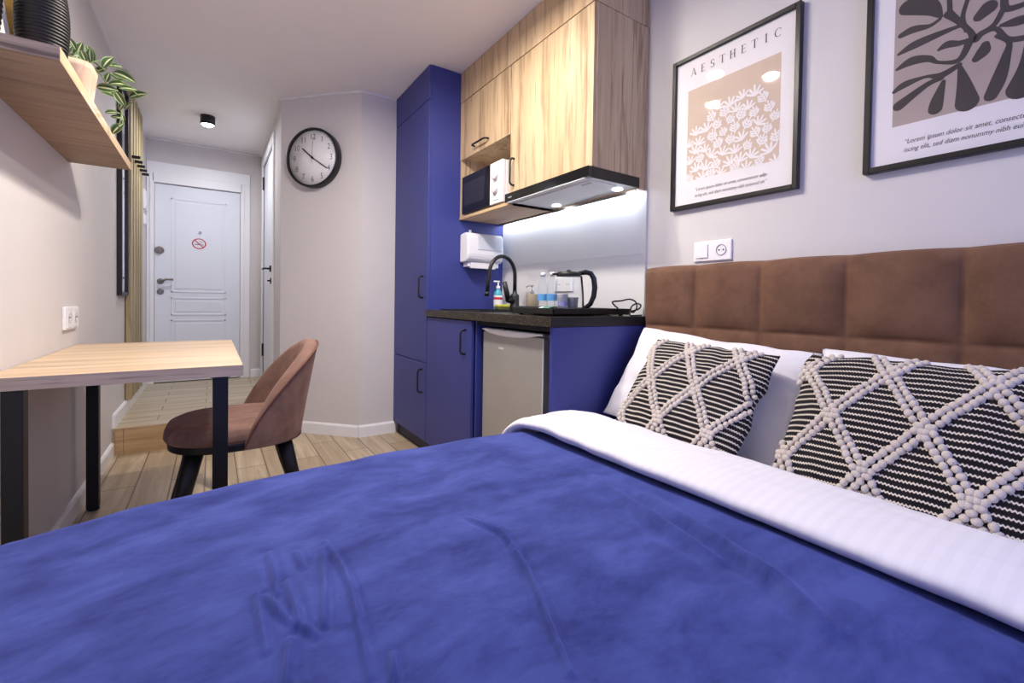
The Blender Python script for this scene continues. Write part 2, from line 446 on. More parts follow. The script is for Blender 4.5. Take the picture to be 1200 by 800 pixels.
# narrow cornice
def corn(name, a, b, n): base(name, a, b, n, H - .016, .016, .016)
corn('trim_2', (XL, YR), (XL, YB), (1, 0)); corn('trim_3', DA, DB, DN); corn('trim_4', (.85, 3.18), (1.09, 3.18), (0, -1))
corn('trim_5', (XL, YB), (.41, YB), (0, -1)); corn('trim_6', (.41, 3.66), (.41, YB), (-1, 0)); corn('trim_7', (XR, YR), (XR, 1.37), (-1, 0))

# entrance door (structure) with leaf, casing and furniture
def dframe():
    m = mb()
    m.box(-.498, EX0, YB - .014, YB + .02, HF, 2.185, .004).box(EX1, .312, YB - .014, YB + .02, HF, 2.185, .004).box(-.498, .312, YB - .016, YB + .02, 2.075, 2.185, .004)
    m.box(EX0 - .02, EX0 + .012, YB - .024, YB + .02, HF, 2.08, .004).box(EX1 - .012, EX1 + .02, YB - .024, YB + .02, HF, 2.08, .004).box(EX0, EX1, YB - .024, YB + .02, EZ1 - .012, 2.08, .004)
    return m
d1 = struct(dframe(), 'door_1', 'white')
d1['label'] = 'white panelled entrance door at the end of the hall'; d1['category'] = 'door'
leaf = BX(EX0 + .014, EX1 - .014, YB + .006, YB + .05, HF + .008, EZ1 - .016, .003)
struct(leaf, 'door_leaf', 'door_white', parent=d1)
def panel(z0, z1, x0=-.322, x1=.112):
    m = mb(); y = YB + .006
    for (a0, a1, c0, c1) in ((x0, x1, z0, z0 + .014), (x0, x1, z1 - .014, z1), (x0, x0 + .014, z0, z1), (x1 - .014, x1, z0, z1)):
        m.box(a0, a1, y - .005, y + .002, c0, c1, .002)
    m.box(x0 + .034, x1 - .034, y - .004, y + .002, z0 + .034, z1 - .034, .003)
    return m
for z0, z1 in ((1.0, 1.875), (.785, .955), (.26, .745)): struct(panel(z0, z1), 'door_panel', 'door_white', parent=d1)
yf = YB + .006
h = struct(mb().lathe([(.026, 0), (.026, -.008), (.02, -.012)], (-.398, yf, 1.10), 24, 'y').tube([(-.398, yf, 1.10), (-.398, yf - .045, 1.10), (-.39, yf - .052, 1.102), (-.35, yf - .054, 1.118), (-.30, yf - .05, 1.117)], .0095, 10), 'door_handle', 'nickel', parent=d1)
struct(mb().lathe([(.034, 0), (.034, -.012), (.026, -.02)], (-.405, yf, 1.385), 24, 'y').box(-.412, -.398, yf - .034, yf - .016, 1.365, 1.405, .003), 'door_latch', 'nickel', parent=d1)
struct(mb().lathe([(.026, 0), (.026, -.008), (.02, -.012)], (-.398, yf, 1.005), 24, 'y').box(-.402, -.394, yf - .018, yf - .008, .993, 1.017, .002), 'door_lock', 'nickel', parent=d1)
struct(mb().lathe([(.013, 0), (.013, -.010), (.009, -.012)], (-.1, yf, 1.572), 20, 'y'), 'peephole', 'chrome', parent=d1)
# no smoking sticker
t = thing('no_smoking_sticker', 'round red no smoking sticker on the white entrance door', 'sticker', (-.107, yf, 1.425))
def toD(y): return lambda u, v: Vector((-.107 + u, y, 1.467 + v))
m = mb(); yy = yf - .0062
ring = [(math.cos(2 * PI * k / 48), math.sin(2 * PI * k / 48)) for k in range(49)]
for p, q in zip(ring, ring[1:]): m.flat([(p[0] * .056, p[1] * .05), (q[0] * .056, q[1] * .05), (q[0] * .046, q[1] * .041), (p[0] * .046, p[1] * .041)], toD(yy))
m.flat([(-.037, .029), (-.031, .035), (.037, -.029), (.031, -.035)], toD(yy - .0006)); m.build('red_ring', 'red', t, fix=False)
m = mb(); m.flat([(-.034, -.012), (.006, -.012), (.006, -.006), (-.034, -.006)], toD(yy)); m.flat([(.022, -.012), (.034, -.012), (.034, -.006), (.022, -.006)], toD(yy)); m.build('cigarette', 'text_black', t, fix=False)
m = mb()
for ox in (0, .012): m.stroke([(.014 + ox, -.002, .0012), (.008 + ox, .008, .0014), (.018 + ox, .014, .0014), (.004 + ox, .024, .0012), (-.006 + ox, .027, .001)], toD(yy))
m.build('smoke', 'grey_ink', t, fix=False)
mb().lathe([(.058, 0), (.058, -.0012)], (-.107, yf - .0041, 1.467), 40, 'y').build('backing', 'door_white', t)

# interior door in the hall side wall
x = .41
d2 = struct(BX(x - .014, x + .02, DY0 - .07, DY0, HF, DZ1 + .07, .003).box(x - .014, x + .02, DY1, DY1 + .07, HF, DZ1 + .07, .003).box(x - .014, x + .02, DY0, DY1, DZ1, DZ1 + .07, .003), 'door_2', 'white')
d2['label'] = 'white side door in the hall with black handle, right of the entrance'; d2['category'] = 'door'
struct(BX(x + .004, x + .045, DY0 + .006, DY1 - .006, HF + .006, DZ1 - .006, .002), 'door_leaf', 'door_white', parent=d2)
struct(BX(x - .008, x + .004, 4.30, 4.345, 1.185, 1.235, .002).tube([(x, 4.322, 1.21), (x - .045, 4.322, 1.21), (x - .05, 4.33, 1.21), (x - .05, 4.44, 1.21)], .008, 8), 'door_handle', 'black', parent=d2)
struct(BX(x - .008, x + .004, 4.23, 4.275, 1.08, 1.13, .002).box(x - .03, x - .006, 4.246, 4.259, 1.098, 1.112, .002), 'door_lock', 'black', parent=d2)
for z in (.40, 2.0): struct(BX(x - .012, x + .004, DY1 - .02, DY1 + .008, z, z + .12, .003), 'door_hinge', 'black', parent=d2)

# ------------------------------------------------------------------ lamps and daylight
def ceiling_lamp(px, py, label, cat, group, power, rgb, glow, size=.075):
    t = thing('ceiling_spotlight', label, cat, (px, py, 2.33), group)
    r = .05
    mb().lathe([(r, 2.4), (r, 2.334), (r - .003, 2.33), (r - .006, 2.334), (r - .006, 2.35), (0.001, 2.352)], (px, py, 0), 32).build('housing', 'black', t)
    mb().lathe([(.001, 2.322), (r - .016, 2.324), (r - .008, 2.332), (r - .0065, 2.34), (.001, 2.345)], (px, py, 0), 28).build('diffuser', glow, t)
    l = bpy.data.lights.new('spot_glow', 'AREA'); l.shape = 'DISK'; l.size = size; l.energy = power
    l.color = srgb(*rgb)[:3]
    o = bpy.data.objects.new('spot_glow', l); COL.objects.link(o); o.parent = t; o.location = (0, 0, -.012)
    return t
SPOT_W, HALL_W, DAY = 16.5, 9.5, .9
ceiling_lamp(-.035, 4.36, 'black cylinder spotlight on the hall ceiling near the entrance door', 'ceiling light', None, HALL_W, (248, 248, 255), 'lamp_glow_cool')
for i, (px, py) in enumerate(((.78, 1.58), (.50, 1.40), (.43, 1.82))):
    ceiling_lamp(px, py, ['black cylinder spotlight above the bed nearest the kitchen wall', 'black cylinder spotlight above the middle of the bed', 'black cylinder spotlight above the desk and chair'][i], 'ceiling light', 'room ceiling spotlights', SPOT_W * (.45, 1.1, 1.35)[i], (255, 245, 234), 'lamp_glow')
wd = bpy.data.worlds.new('daylight'); SC.world = wd; wd.use_nodes = True
wd.node_tree.nodes['Background'].inputs[0].default_value = srgb(148, 168, 255)
wd.node_tree.nodes['Background'].inputs[1].default_value = 5.0 * DAY
pl = bpy.data.lights.new('window_portal', 'AREA'); pl.shape = 'RECTANGLE'; pl.size = WX1 - WX0; pl.size_y = WZ1 - WZ0
pl.cycles.is_portal = True
po = bpy.data.objects.new('window_portal', pl); COL.objects.link(po); po.location = ((WX0 + WX1) / 2, YR - .10, (WZ0 + WZ1) / 2); po.rotation_euler = (PI / 2, 0, 0)

# ------------------------------------------------------------------ camera
yaw, pitch, roll = map(math.radians, (33.69986, -1.00088, .886105))
F = Vector((math.sin(yaw) * math.cos(pitch), math.cos(yaw) * math.cos(pitch), math.sin(pitch)))
r0 = Vector((math.cos(yaw), -math.sin(yaw), 0)); u0 = r0.cross(F)
R_ = math.cos(roll) * r0 + math.sin(roll) * u0; U_ = -math.sin(roll) * r0 + math.cos(roll) * u0
cd = bpy.data.cameras.new('camera'); cam = bpy.data.objects.new('camera', cd); COL.objects.link(cam)
cam.matrix_world = Matrix(((R_.x, U_.x, -F.x, 0), (R_.y, U_.y, -F.y, 0), (R_.z, U_.z, -F.z, .96), (0, 0, 0, 1)))
cd.sensor_width = 36; cd.lens = 526.724 / 1200 * 36; cd.shift_y = -(400 - 362.78) / 1200; cd.clip_start = .02
SC.camera = cam
SC.view_settings.view_transform = 'Standard'; SC.view_settings.look = 'None'; SC.view_settings.gamma = 1
SC.view_settings.exposure = 0.0; SC.view_settings.use_curve_mapping = False
SC.cycles.use_denoising = True; SC.cycles.max_bounces = 10; SC.cycles.diffuse_bounces = 6; SC.cycles.transparent_max_bounces = 16
SC.cycles.sample_clamp_indirect = 6
# ------------------------------------------------------------------ kitchen
XF = 1.095                                     # cabinet door faces
def handle(parent, a, b, out=(-.03, 0, 0)): return bow(mb(), a, b, out).build('handle', 'black', parent)
# tall cabinet
t = thing('tall_cabinet', 'tall dark blue cabinet from floor to ceiling beside the pale corner wall', 'cabinet', (1.37, 2.88, 0))
mb().box(XF + .019, XR - .002, 2.582, 3.176, .085, 2.398, .001).build('body', 'blue', t)
BX(XF + .035, XR - .002, 2.586, 3.176, 0, .085).build('plinth', 'blue_dark', t)
for z0, z1, hz in ((.088, .572, (.385, .53)), (.577, 2.186, (.978, 1.112)), (2.191, 2.396, None)):
    d = BX(XF, XF + .0185, 2.583, 3.174, z0, z1, .002).build('door', 'blue', t)
    if hz: handle(d, (XF + .001, 2.648, hz[0]), (XF + .001, 2.648, hz[1]))
# sink base cabinet
t = thing('base_cabinet', 'low dark blue cabinet under the sink, left of the small fridge', 'cabinet', (1.36, 2.29, 0))
mb().box(XF + .019, 1.62, 1.985, 2.003, .085, .863).box(XF + .019, 1.62, 2.561, 2.579, .085, .863).box(XF + .019, 1.62, 2.003, 2.561, .085, .103).box(1.60, 1.62, 2.003, 2.561, .103, .74).build('body', 'blue', t)
BX(XF + .035, 1.62, 1.99, 2.579, 0, .085).build('plinth', 'blue_dark', t)
d = BX(XF, XF + .0185, 2.012, 2.577, .088, .858, .002).build('door', 'blue', t)
handle(d, (XF + .001, 2.075, .685), (XF + .001, 2.075, .81))
tag(BX(XF + .004, XR - .002, 1.361, 1.379, 0, .863, .001).build('end_panel', 'blue'), 'blue upright end panel closing the counter beside the bed head', 'panel')
tag(BX(XF + .02, XF + .04, 1.38, 1.984, .842, .863).build('support_rail', 'gap'), 'dark rail under the black counter just above the fridge', 'rail')
# worktop with a hole for the sink
hx0, hx1, hy0, hy1 = 1.19, 1.46, 2.08, 2.50
m = mb(); W0, W1, V0, V1, z0, z1 = 1.083, XR - .002, 1.353, 2.579, .865, .9035
m.box(W0, hx0, V0, V1, z0, z1).box(hx1, W1, V0, V1, z0, z1).box(hx0, hx1, V0, hy0, z0, z1).box(hx0, hx1, hy1, V1, z0, z1)
bmesh.ops.remove_doubles(m.bm, verts=m.bm.verts, dist=1e-5)
t = m.build('worktop', 'counter'); tag(t, 'black speckled kitchen worktop over the blue cabinets and fridge', 'worktop')
BX(W0 + .002, W1, V0 - .0015, V0, z0 + .001, z1 - .001).build('edge_band', 'black_soft', t)
# sink
t = thing('kitchen_sink', 'black inset sink in the worktop beside the blue tall cabinet', 'sink', (1.325, 2.29, .76))
m = mb(); a0, a1, b0, b1 = 1.165, 1.53, 2.05, 2.535; zt = .9105
for q in ((a0, hx0 + .012, b0, b1), (hx1 - .012, a1, b0, b1), (hx0 + .012, hx1 - .012, b0, hy0 + .012), (hx0 + .012, hx1 - .012, hy1 - .012, b1)): m.box(*q, .9037, zt)
m.build('rim', 'black_soft', t)
m = mb(); c0, c1, e0, e1 = hx0 + .003, hx1 - .003, hy0 + .003, hy1 - .003
m.box(c0, c0 + .009, e0, e1, .76, .9036).box(c1 - .009, c1, e0, e1, .76, .9036).box(c0, c1, e0, e0 + .009, .76, .9036).box(c0, c1, e1 - .009, e1, .76, .9036).box(c0, c1, e0, e1, .752, .762)
m.build('basin', 'black_soft', t)
mb().lathe([(.03, .762), (.03, .766), (.02, .767)], (1.325, 2.29, 0), 20).build('drain', 'chrome', t)
# faucet
fx, fy, fz = 1.495, 2.215, .9108
t = thing('kitchen_faucet', 'matte black gooseneck kitchen faucet standing at the sink', 'faucet', (fx, fy, fz))
mb().lathe([(.031, fz), (.031, fz + .006), (.028, fz + .01), (.027, fz + .085), (.024, fz + .092), (.014, fz + .1), (.013, fz + .115), (.001, fz + .115)], (fx, fy, 0), 28).build('body', 'black', t)
pts = [(fx, fy, fz + .10), (fx, fy, fz + .20)]
ar = .089
for k in range(1, 17):
    a = PI * k / 16 * 1.02; pts.append((fx - ar + ar * math.cos(a), fy, fz + .20 + ar * 1.28 * math.sin(a)))
pts += [(fx - 2 * ar - .006, fy, fz + .165), (fx - 2 * ar - .012, fy, fz + .105)]
mb().tube(pts, .0112, 12).build('spout', 'black', t)
mb().tube([pts[-1], (fx - 2 * ar - .0145, fy, fz + .08)], .0128, 12).build('nozzle', 'black', t)
mb().tube([(fx - .015, fy - .005, fz + .055), (fx - .05, fy - .012, fz + .06), (fx - .058, fy - .013, fz + .066)], .019, 10).tube([(fx - .054, fy - .013, fz + .058), (fx - .066, fy - .015, fz + .10), (fx - .086, fy - .018, fz + .165)], [.016, .0155, .013], 10).build('lever', 'black', t)
# soap, sponge at the sink
sx, sy, sz = 1.556, 2.50, .9108
t = thing('soap_bottle', 'clear pump bottle of blue liquid soap behind the black faucet', 'bottle', (sx, sy, sz))
mb().lathe([(.001, sz), (.026, sz), (.028, sz + .006), (.028, sz + .095), (.022, sz + .115), (.012, sz + .125), (.012, sz + .132), (.001, sz + .132)], (sx, sy, 0), 24).build('bottle_body', 'teal', t)
mb().lathe([(.0284, sz + .02), (.0284, sz + .09)], (sx, sy, 0), 24, cap=False).build('label_wrap', 'plastic', t)
mb().lathe([(.0287, sz + .062), (.0287, sz + .078)], (sx, sy, 0), 24, cap=False).build('label_stripe', 'red', t)
mb().lathe([(.013, sz + .13), (.013, sz + .15), (.005, sz + .152), (.005, sz + .178), (.001, sz + .178)], (sx, sy, 0), 16).box(sx - .034, sx + .01, sy - .007, sy + .007, sz + .176, sz + .186, .003).build('pump', 'plastic', t)
s = thing('dish_sponge', 'yellow dish sponge with olive scouring pad lying by the faucet', 'sponge', (1.49, 2.33, sz))
BX(1.445, 1.535, 2.305, 2.36, sz + .016, sz + .032, .005).build('foam', 'yellow', s)
BX(1.445, 1.535, 2.305, 2.36, sz, sz + .016, .003).build('scouring_pad', 'green_scour', s)
# soap dispenser in taupe ceramic
cx, cy, cz = 1.468, 2.0, .9035
t = thing('soap_dispenser', 'squat taupe soap dispenser with chrome pump, right of the faucet', 'dispenser', (cx, cy, cz))
mb().lathe([(.001, cz), (.034, cz), (.036, cz + .004), (.036, cz + .098), (.033, cz + .102), (.001, cz + .102)], (cx, cy, 0), 32).build('jar', 'taupe', t)
mb().lathe([(.012, cz + .102), (.012, cz + .114), (.004, cz + .116), (.004, cz + .146), (.001, cz + .146)], (cx, cy, 0), 16).tube([(cx + .006, cy, cz + .146), (cx - .03, cy + .005, cz + .146), (cx - .036, cy + .006, cz + .138)], .0045, 8).build('pump', 'chrome', t)
# serving tray
t = thing('serving_tray', 'black rectangular tray on the counter holding the glass kettle', 'tray', (1.35, 1.55, .9035))
tx0, tx1, ty0, ty1, tz = 1.135, 1.585, 1.405, 1.70, .909
BX(tx0, tx1, ty0, ty1, tz, tz + .006, .002).build('tray_base', 'black', t)
mb().box(tx0, tx1, ty0, ty0 + .008, tz, tz + .028, .002).box(tx0, tx1, ty1 - .008, ty1, tz, tz + .028, .002).box(tx0, tx0 + .008, ty0, ty1, tz, tz + .028, .002).box(tx1 - .008, tx1, ty0, ty1, tz, tz + .028, .002).build('rim', 'black', t)
for ax in (tx0 + .03, tx1 - .03):
    for ay in (ty0 + .03, ty1 - .03): mb().lathe([(.01, .9035), (.01, .909)], (ax, ay, 0), 14).build('foot', 'black_soft', t)
# storage box behind tray
tag(BX(1.29, 1.46, 1.735, 1.88, .9035, .94, .004).build('tea_box', 'black'), 'low black box behind the tray under the water bottles', 'box')
# kettle
kx, ky, kz = 1.335, 1.545, .915
t = thing('glass_kettle', 'glass electric kettle with black lid and handle on the tray', 'kettle', (kx, ky, kz))
mb().lathe([(.001, kz), (.07, kz), (.072, kz + .004), (.071, kz + .016), (.066, kz + .02), (.001, kz + .02)], (kx, ky, 0), 36).build('base', 'black', t)
mb().lathe([(.064, kz + .021), (.0645, kz + .05), (.061, kz + .10), (.055, kz + .15), (.0525, kz + .166)], (kx, ky, 0), 40, cap=False).build('glass_body', 'clear', t)
mb().lathe([(.0545, kz + .163), (.0555, kz + .168), (.0545, kz + .178), (.046, kz + .184), (.012, kz + .186), (.010, kz + .192), (.001, kz + .193)], (kx, ky, 0), 36).box(kx - .071, kx - .045, ky + .012, ky + .034, kz + .168, kz + .176, .003).build('lid', 'black', t)
hd = Vector((.80, -.60, 0)).normalized(); up = Vector((0, 0, 1)); kc = Vector((kx, ky, kz))
hp = [kc + hd * r + up * z for r, z in ((.04, .176), (.075, .184), (.098, .178), (.112, .155), (.117, .115), (.113, .075), (.098, .04), (.07, .018), (.06, .014))]
mb().tube(hp, [.010, .0115, .012, .0125, .0125, .012, .011, .010, .009], 12, flat=1.0).build('handle', 'black_gloss', t)
mb().tube([kc + hd * .056 + up * .165, kc + hd * .0625 + up * .10, kc + hd * .067 + up * .02], .0045, 8).build('spine', 'black', t)
# bottles
def bottle(bx, by, label):
    bz = .9405
    t = thing('water_bottle', label, 'bottle', (bx, by, bz), 'water bottles by the kettle')
    mb().lathe([(.001, bz), (.024, bz), (.0265, bz + .005), (.0265, bz + .06), (.0255, bz + .066), (.0265, bz + .072), (.0255, bz + .095), (.019, bz + .125), (.011, bz + .145), (.0105, bz + .158)], (bx, by, 0), 24).build('bottle_body', 'clear_plastic', t)
    mb().lathe([(.0269, bz + .028), (.0269, bz + .062)], (bx, by, 0), 24, cap=False).build('label_wrap', 'blue_label', t)
    mb().lathe([(.0126, bz + .153), (.0126, bz + .17), (.011, bz + .172), (.001, bz + .172)], (bx, by, 0), 18).build('cap', 'plastic', t)
bottle(1.418, 1.842, 'small clear water bottle with blue label nearer the taupe dispenser')
bottle(1.422, 1.772, 'small clear water bottle with blue label beside the glass kettle')
# paper cups on the tray behind the kettle
def cup(x, y, r, h, mat, label, name):
    z = .9151
    m = mb().lathe([(.001, z), (r * .82, z), (r, z + h), (r * 1.05, z + h + .002), (r * .97, z + h + .002), (r * .8, z + .006), (.001, z + .006)], (x, y, 0), 28)
    o = m.build(name, mat); tag(o, label, 'cup'); return o
c = cup(1.40, 1.662, .026, .085, 'plastic', 'white paper cup standing behind the glass kettle', 'paper_cup')
mb().lathe([(.0249, .944), (.0256, .966)], (1.40, 1.662, 0), 28, cap=False).build('cup_band', plain('lilac_print', (150, 150, 205), .6), c)
c = cup(1.458, 1.655, .027, .07, plain('cup_grey', (196, 192, 188), .5), 'short greyish cup behind the kettle, nearest the bed', 'coffee_cup')
# sachets
for i, (ax, ay, rz, mt, lb) in enumerate(((1.245, 1.60, .3, 'green', 'small green sachet on the tray beside the bottles'), (1.26, 1.645, -.5, 'plastic', 'small white sachet on the tray beside the green one'))):
    m = mb(); rot = Matrix.Translation((ax, ay, .917 + .002)) @ Matrix.Rotation(rz, 4, 'Z') @ Matrix.Rotation(-.25, 4, 'Y')
    m.grid(lambda u, v: rot @ Vector(((u - .5) * .07, (v - .5) * .045, .014 + .006 * math.sin(PI * u) * math.sin(PI * v))), 10, 8)
    m.grid(lambda u, v: rot @ Vector(((u - .5) * .07, (v - .5) * .045, .014 - .004 * math.sin(PI * u) * math.sin(PI * v))), 10, 8)
    bmesh.ops.remove_doubles(m.bm, verts=m.bm.verts, dist=1e-5)
    tag(m.build('tea_sachet', mt), lb, 'sachet', 'tea sachets')
# cable
def wob(pts, n=8):
    P = [Vector(p) for p in pts]; o = []
    for i in range(len(P) - 1):
        p0, p1, p2, p3 = P[max(i - 1, 0)], P[i], P[i + 1], P[min(i + 2, len(P) - 1)]
        for k in range(n):
            t = k / n; o.append(.5 * ((2 * p1) + (p2 - p0) * t + (2 * p0 - 5 * p1 + 4 * p2 - p3) * t * t + (3 * p1 - p0 - 3 * p2 + p3) * t ** 3))
    return o + [P[-1]]
CORD = [(1.43, 1.47, .9195), (1.50, 1.43, .9195), (1.50, 1.40, .935), (1.471, 1.395, .952), (1.455, 1.39, .967), (1.508, 1.39, .972), (1.558, 1.385, .98), (1.592, 1.38, .967), (1.592, 1.375, .94), (1.57, 1.375, .921), (1.559, 1.38, .932), (1.575, 1.385, .951), (1.603, 1.38, .961), (1.617, 1.372, .952), (1.598, 1.37, .936), (1.564, 1.38, .925), (1.545, 1.37, .9085), (1.58, 1.365, .9075), (1.625, 1.375, .9075)]
t = mb().tube(wob(CORD), .0035, 8).build('kettle_cord', 'black_soft')
tag(t, 'black kettle cord coiled on the counter end beside the headboard', 'cord')
# fridge
t = thing('mini_fridge', 'small silver grey fridge under the black counter', 'fridge', (1.38, 1.70, 0))
BX(1.165, 1.60, 1.455, 1.948, .02, .826, .004).build('body', 'fridge', t)
d = BX(1.128, 1.163, 1.455, 1.948, .03, .812, .006).build('door', 'fridge', t)
m = mb()                                          # curved white grip along the top of the door
N = 24
def grip(u, v):
    y = 1.948 - u * .493; dp = .022 * math.sin(PI * min(1, max(0, u * 1.08))) ** .7
    prof = [(1.16, .829), (1.1275, .829), (1.126 - .006, .826), (1.1215, .828 - dp - .004), (1.128, .826 - dp - .006)]
    a = prof[min(int(v * 4), 3)]; b = prof[min(int(v * 4) + 1, 4)]; k = v * 4 - min(int(v * 4), 3)
    return Vector((a[0] + (b[0] - a[0]) * k, y, a[1] + (b[1] - a[1]) * k))
m.grid(grip, N, 9); m.build('grip', 'white', d)
BX(1.126, 1.1285, 1.452, 1.4585, .04, .81).build('door_edge', 'steel', d)
BX(1.1268, 1.1282, 1.757, 1.80, .737, .746, .001).build('badge', 'steel', d)
for ax, ay in ((1.19, 1.48), (1.19, 1.92), (1.57, 1.48), (1.57, 1.92)): mb().lathe([(.016, 0), (.016, .021)], (ax, ay, 0), 12).build('foot', 'black_soft', t)
# backsplash
sp = struct(BX(XR - .008, XR, 1.372, 2.581, .9036, 1.194, .001).box(XR - .008, XR, 1.372, 2.581, 1.196, 1.474, .001), 'wall_backsplash', 'splash')
struct(BX(XR - .0086, XR - .001, 1.373, 2.58, 1.1935, 1.1965), 'grout_line', 'white', parent=sp)
struct(BX(XR - .012, XR, 1.366, 1.372, .9036, 1.474), 'edge_trim', 'steel', parent=sp)
# double socket on backsplash
def socket_face(m, x, y, z, r=.021, s=-1):
    m.lathe([(r, 0), (r, s * .001), (r * .92, s * -.0), (r * .9, -s * .008), (.001, -s * .008)], (x, y, z), 28, 'x', cap=False)
t = thing('kitchen_socket', 'white double wall socket on the backsplash behind the kettle', 'socket', (XR - .012, 1.93, 1.02))
BX(XR - .018, XR - .0082, 1.852, 2.008, 1.022, 1.102, .003).build('plate', 'plastic', t)
for yy in (1.891, 1.969):
    m = mb(); socket_face(m, XR - .0182, yy, 1.062); m.build('outlet', 'plastic', t)
    m = mb()
    for dz in (-.009, .009): m.lathe([(.0024, -.0012), (.0024, .002)], (XR - .0182, yy + dz, 1.062), 10, 'x')
    m.build('pin_hole', 'text_black', t)
# ---- upper cabinets
XU = 1.306
OD = 'oak'
def upper(name, label, y0, y1, z0, z1, doors, extra=None, loc=None):
    t = thing(name, label, 'cabinet', (1.48, (y0 + y1) / 2, z0)); return t
t = upper('wall_cabinet', 'oak wall cabinet with lift up flap over the open microwave niche', 1.999, 2.579, 1.475, 2.207, 1)
BX(XU + .019, XR - .001, 2.0, 2.579, 1.852, 2.206, .001).build('body', OD, t)
BX(XU + .004, XR - .001, 2.563, 2.579, 1.475, 1.852).build('side_panel', OD, t)
BX(XU + .019, XR - .001, 2.0, 2.012, 1.475, 1.852).build('side_panel', OD, t)
BX(XU + .001, XR - .051, 2.0, 2.579, 1.475, 1.492).build('shelf', 'oak_y', t)
BX(XR - .008, XR - .001, 2.012, 2.563, 1.492, 1.852).build('back_panel', OD, t)
d = BX(XU, XU + .0185, 2.002, 2.577, 1.846, 2.205, .001).build('door', OD, t)
handle(d, (XU + .001, 2.225, 1.888), (XU + .001, 2.385, 1.888), (-.028, 0, 0))
t = upper('wall_cabinet', 'tall oak wall cabinet directly above the black range hood', 1.376, 1.998, 1.478, 2.207, 1)
BX(XU + .019, XR - .001, 1.376, 1.998, 1.527, 2.206, .001).build('body', OD, t)
d = BX(XU, XU + .0185, 1.378, 1.996, 1.529, 2.205, .001).build('door', OD, t)
handle(d, (XU + .001, 1.958, 1.567), (XU + .001, 1.958, 1.705), (-.028, 0, 0))
BX(1.5965, XR - .051, 1.392, 1.998, 1.478, 1.527).build('back_rail', OD, t)
BX(1.5965, XR - .001, 1.376, 1.3918, 1.4775, 1.527).build('side_panel', OD, t)
for y0, y1, seams, lb in ((2.031, 2.579, (2.031, 2.579), 'short oak top cabinet at the ceiling over the lift up flap'), (1.376, 2.029, (1.376, 1.54, 2.029), 'short oak top cabinet at the ceiling over the hood cabinet')):
    t = upper('top_cabinet', lb, y0, y1, 2.208, 2.399, 1)
    BX(XU + .019, XR - .001, y0, y1, 2.209, 2.399, .001).build('body', OD, t)
    for a, b in zip(seams, seams[1:]): BX(XU, XU + .0185, a + .001, b - .001, 2.21, 2.398, .001).build('door', OD, t)
# hood
t = thing('range_hood', 'slim black range hood with silver underside under the oak cabinets', 'range hood', (1.45, 1.687, 1.48))
BX(1.284, 1.31, 1.376, 2.012, 1.482, 1.527, .002).build('front_strip', 'black_gloss', t)
mb().box(1.31, 1.596, 1.377, 1.381, 1.481, 1.526).box(1.31, 1.596, 1.993, 1.997, 1.481, 1.526).box(1.31, 1.596, 1.381, 1.993, 1.492, 1.526).build('housing', 'black', t)
BX(1.285, 1.31, 1.40, 1.99, 1.4785, 1.482).build('chrome_lip', 'steel', t)
BX(1.325, 1.595, 1.383, 1.991, 1.484, 1.4915).build('underside', 'hood_silver', t)
f = BX(1.335, 1.49, 1.415, 1.965, 1.480, 1.4845, .002).build('grease_filter', 'hood_silver', t)
BX(1.352, 1.37, 1.44, 1.50, 1.4785, 1.481, .001).build('latch', 'nickel', f)
for y in (1.46, 1.90): mb().lathe([(.022, 1.481), (.022, 1.4845)], (1.545, y, 0), 24).build('hood_lamp', 'hood_glow', t)
BX(1.2832, 1.2842, 1.945, 1.978, 1.5, 1.5065).build('badge', 'grey_ink', t)
# led profile at the back of the cabinets
t = thing('led_strip', 'slim led strip light under the oak cabinets along the backsplash', 'light', (1.62, 1.98, 1.468))
BX(XR - .0505, XR - .046, 1.393, 2.577, 1.466, 1.492).box(XR - .046, XR - .0082, 1.393, 2.577, 1.488, 1.492).build('profile', 'nickel', t)
BX(XR - .044, XR - .030, 1.395, 2.575, 1.482, 1.487).build('diffuser', 'led', t)
# microwave
t = thing('microwave', 'small white microwave with dark glass door in the oak niche', 'microwave', (1.46, 2.31, 1.4925))
mz0, mz1 = 1.502, 1.732
BX(1.322, 1.61, 2.062, 2.536, mz0, mz1, .004).build('body', 'plastic', t)
d = BX(1.300, 1.321, 2.196, 2.536, mz0, mz1, .004).build('door', 'black_gloss', t)
BX(1.2985, 1.3005, 2.252, 2.508, mz0 + .045, mz1 - .045, .001).build('window', plain('smoked_glass', (40, 38, 44), .15), d)
p = BX(1.300, 1.321, 2.062, 2.194, mz0, mz1, .003).build('control_panel', 'plastic', t)
for zc in (1.578, 1.652):
    k = mb().lathe([(.023, 1.300), (.021, 1.284), (.016, 1.282), (.001, 1.282)], (0, 2.128, zc), 24, 'x').box(1.277, 1.284, 2.1245, 2.1315, zc - .02, zc + .02, .002).build('knob', plain('knob_grey', (206, 204, 206), .4), p)
for zc, n in ((1.578, 11), (1.652, 9)):
    m = mb()
    for k in range(n):
        a = -.7 * PI + 1.4 * PI * k / (n - 1) + PI / 2; c, s_ = math.cos(a), math.sin(a)
        m.flat([(c * .029 - s_ * .0012, s_ * .029 + c * .0012), (c * .034 - s_ * .0012, s_ * .034 + c * .0012), (c * .034 + s_ * .0012, s_ * .034 - c * .0012), (c * .029 + s_ * .0012, s_ * .029 - c * .0012)], lambda u, v: Vector((1.2994, 2.128 - u, zc + v)))
    m.build('dial_marks', 'grey_ink', p, fix=False)
BX(1.2992, 1.3002, 2.10, 2.155, 1.518, 1.523).build('badge', 'grey_ink', p)
for ax in (1.34, 1.59):
    for ay in (2.09, 2.51): mb().lathe([(.012, 1.4922), (.012, 1.502)], (ax, ay, 0), 12).build('foot', 'black_soft', t)
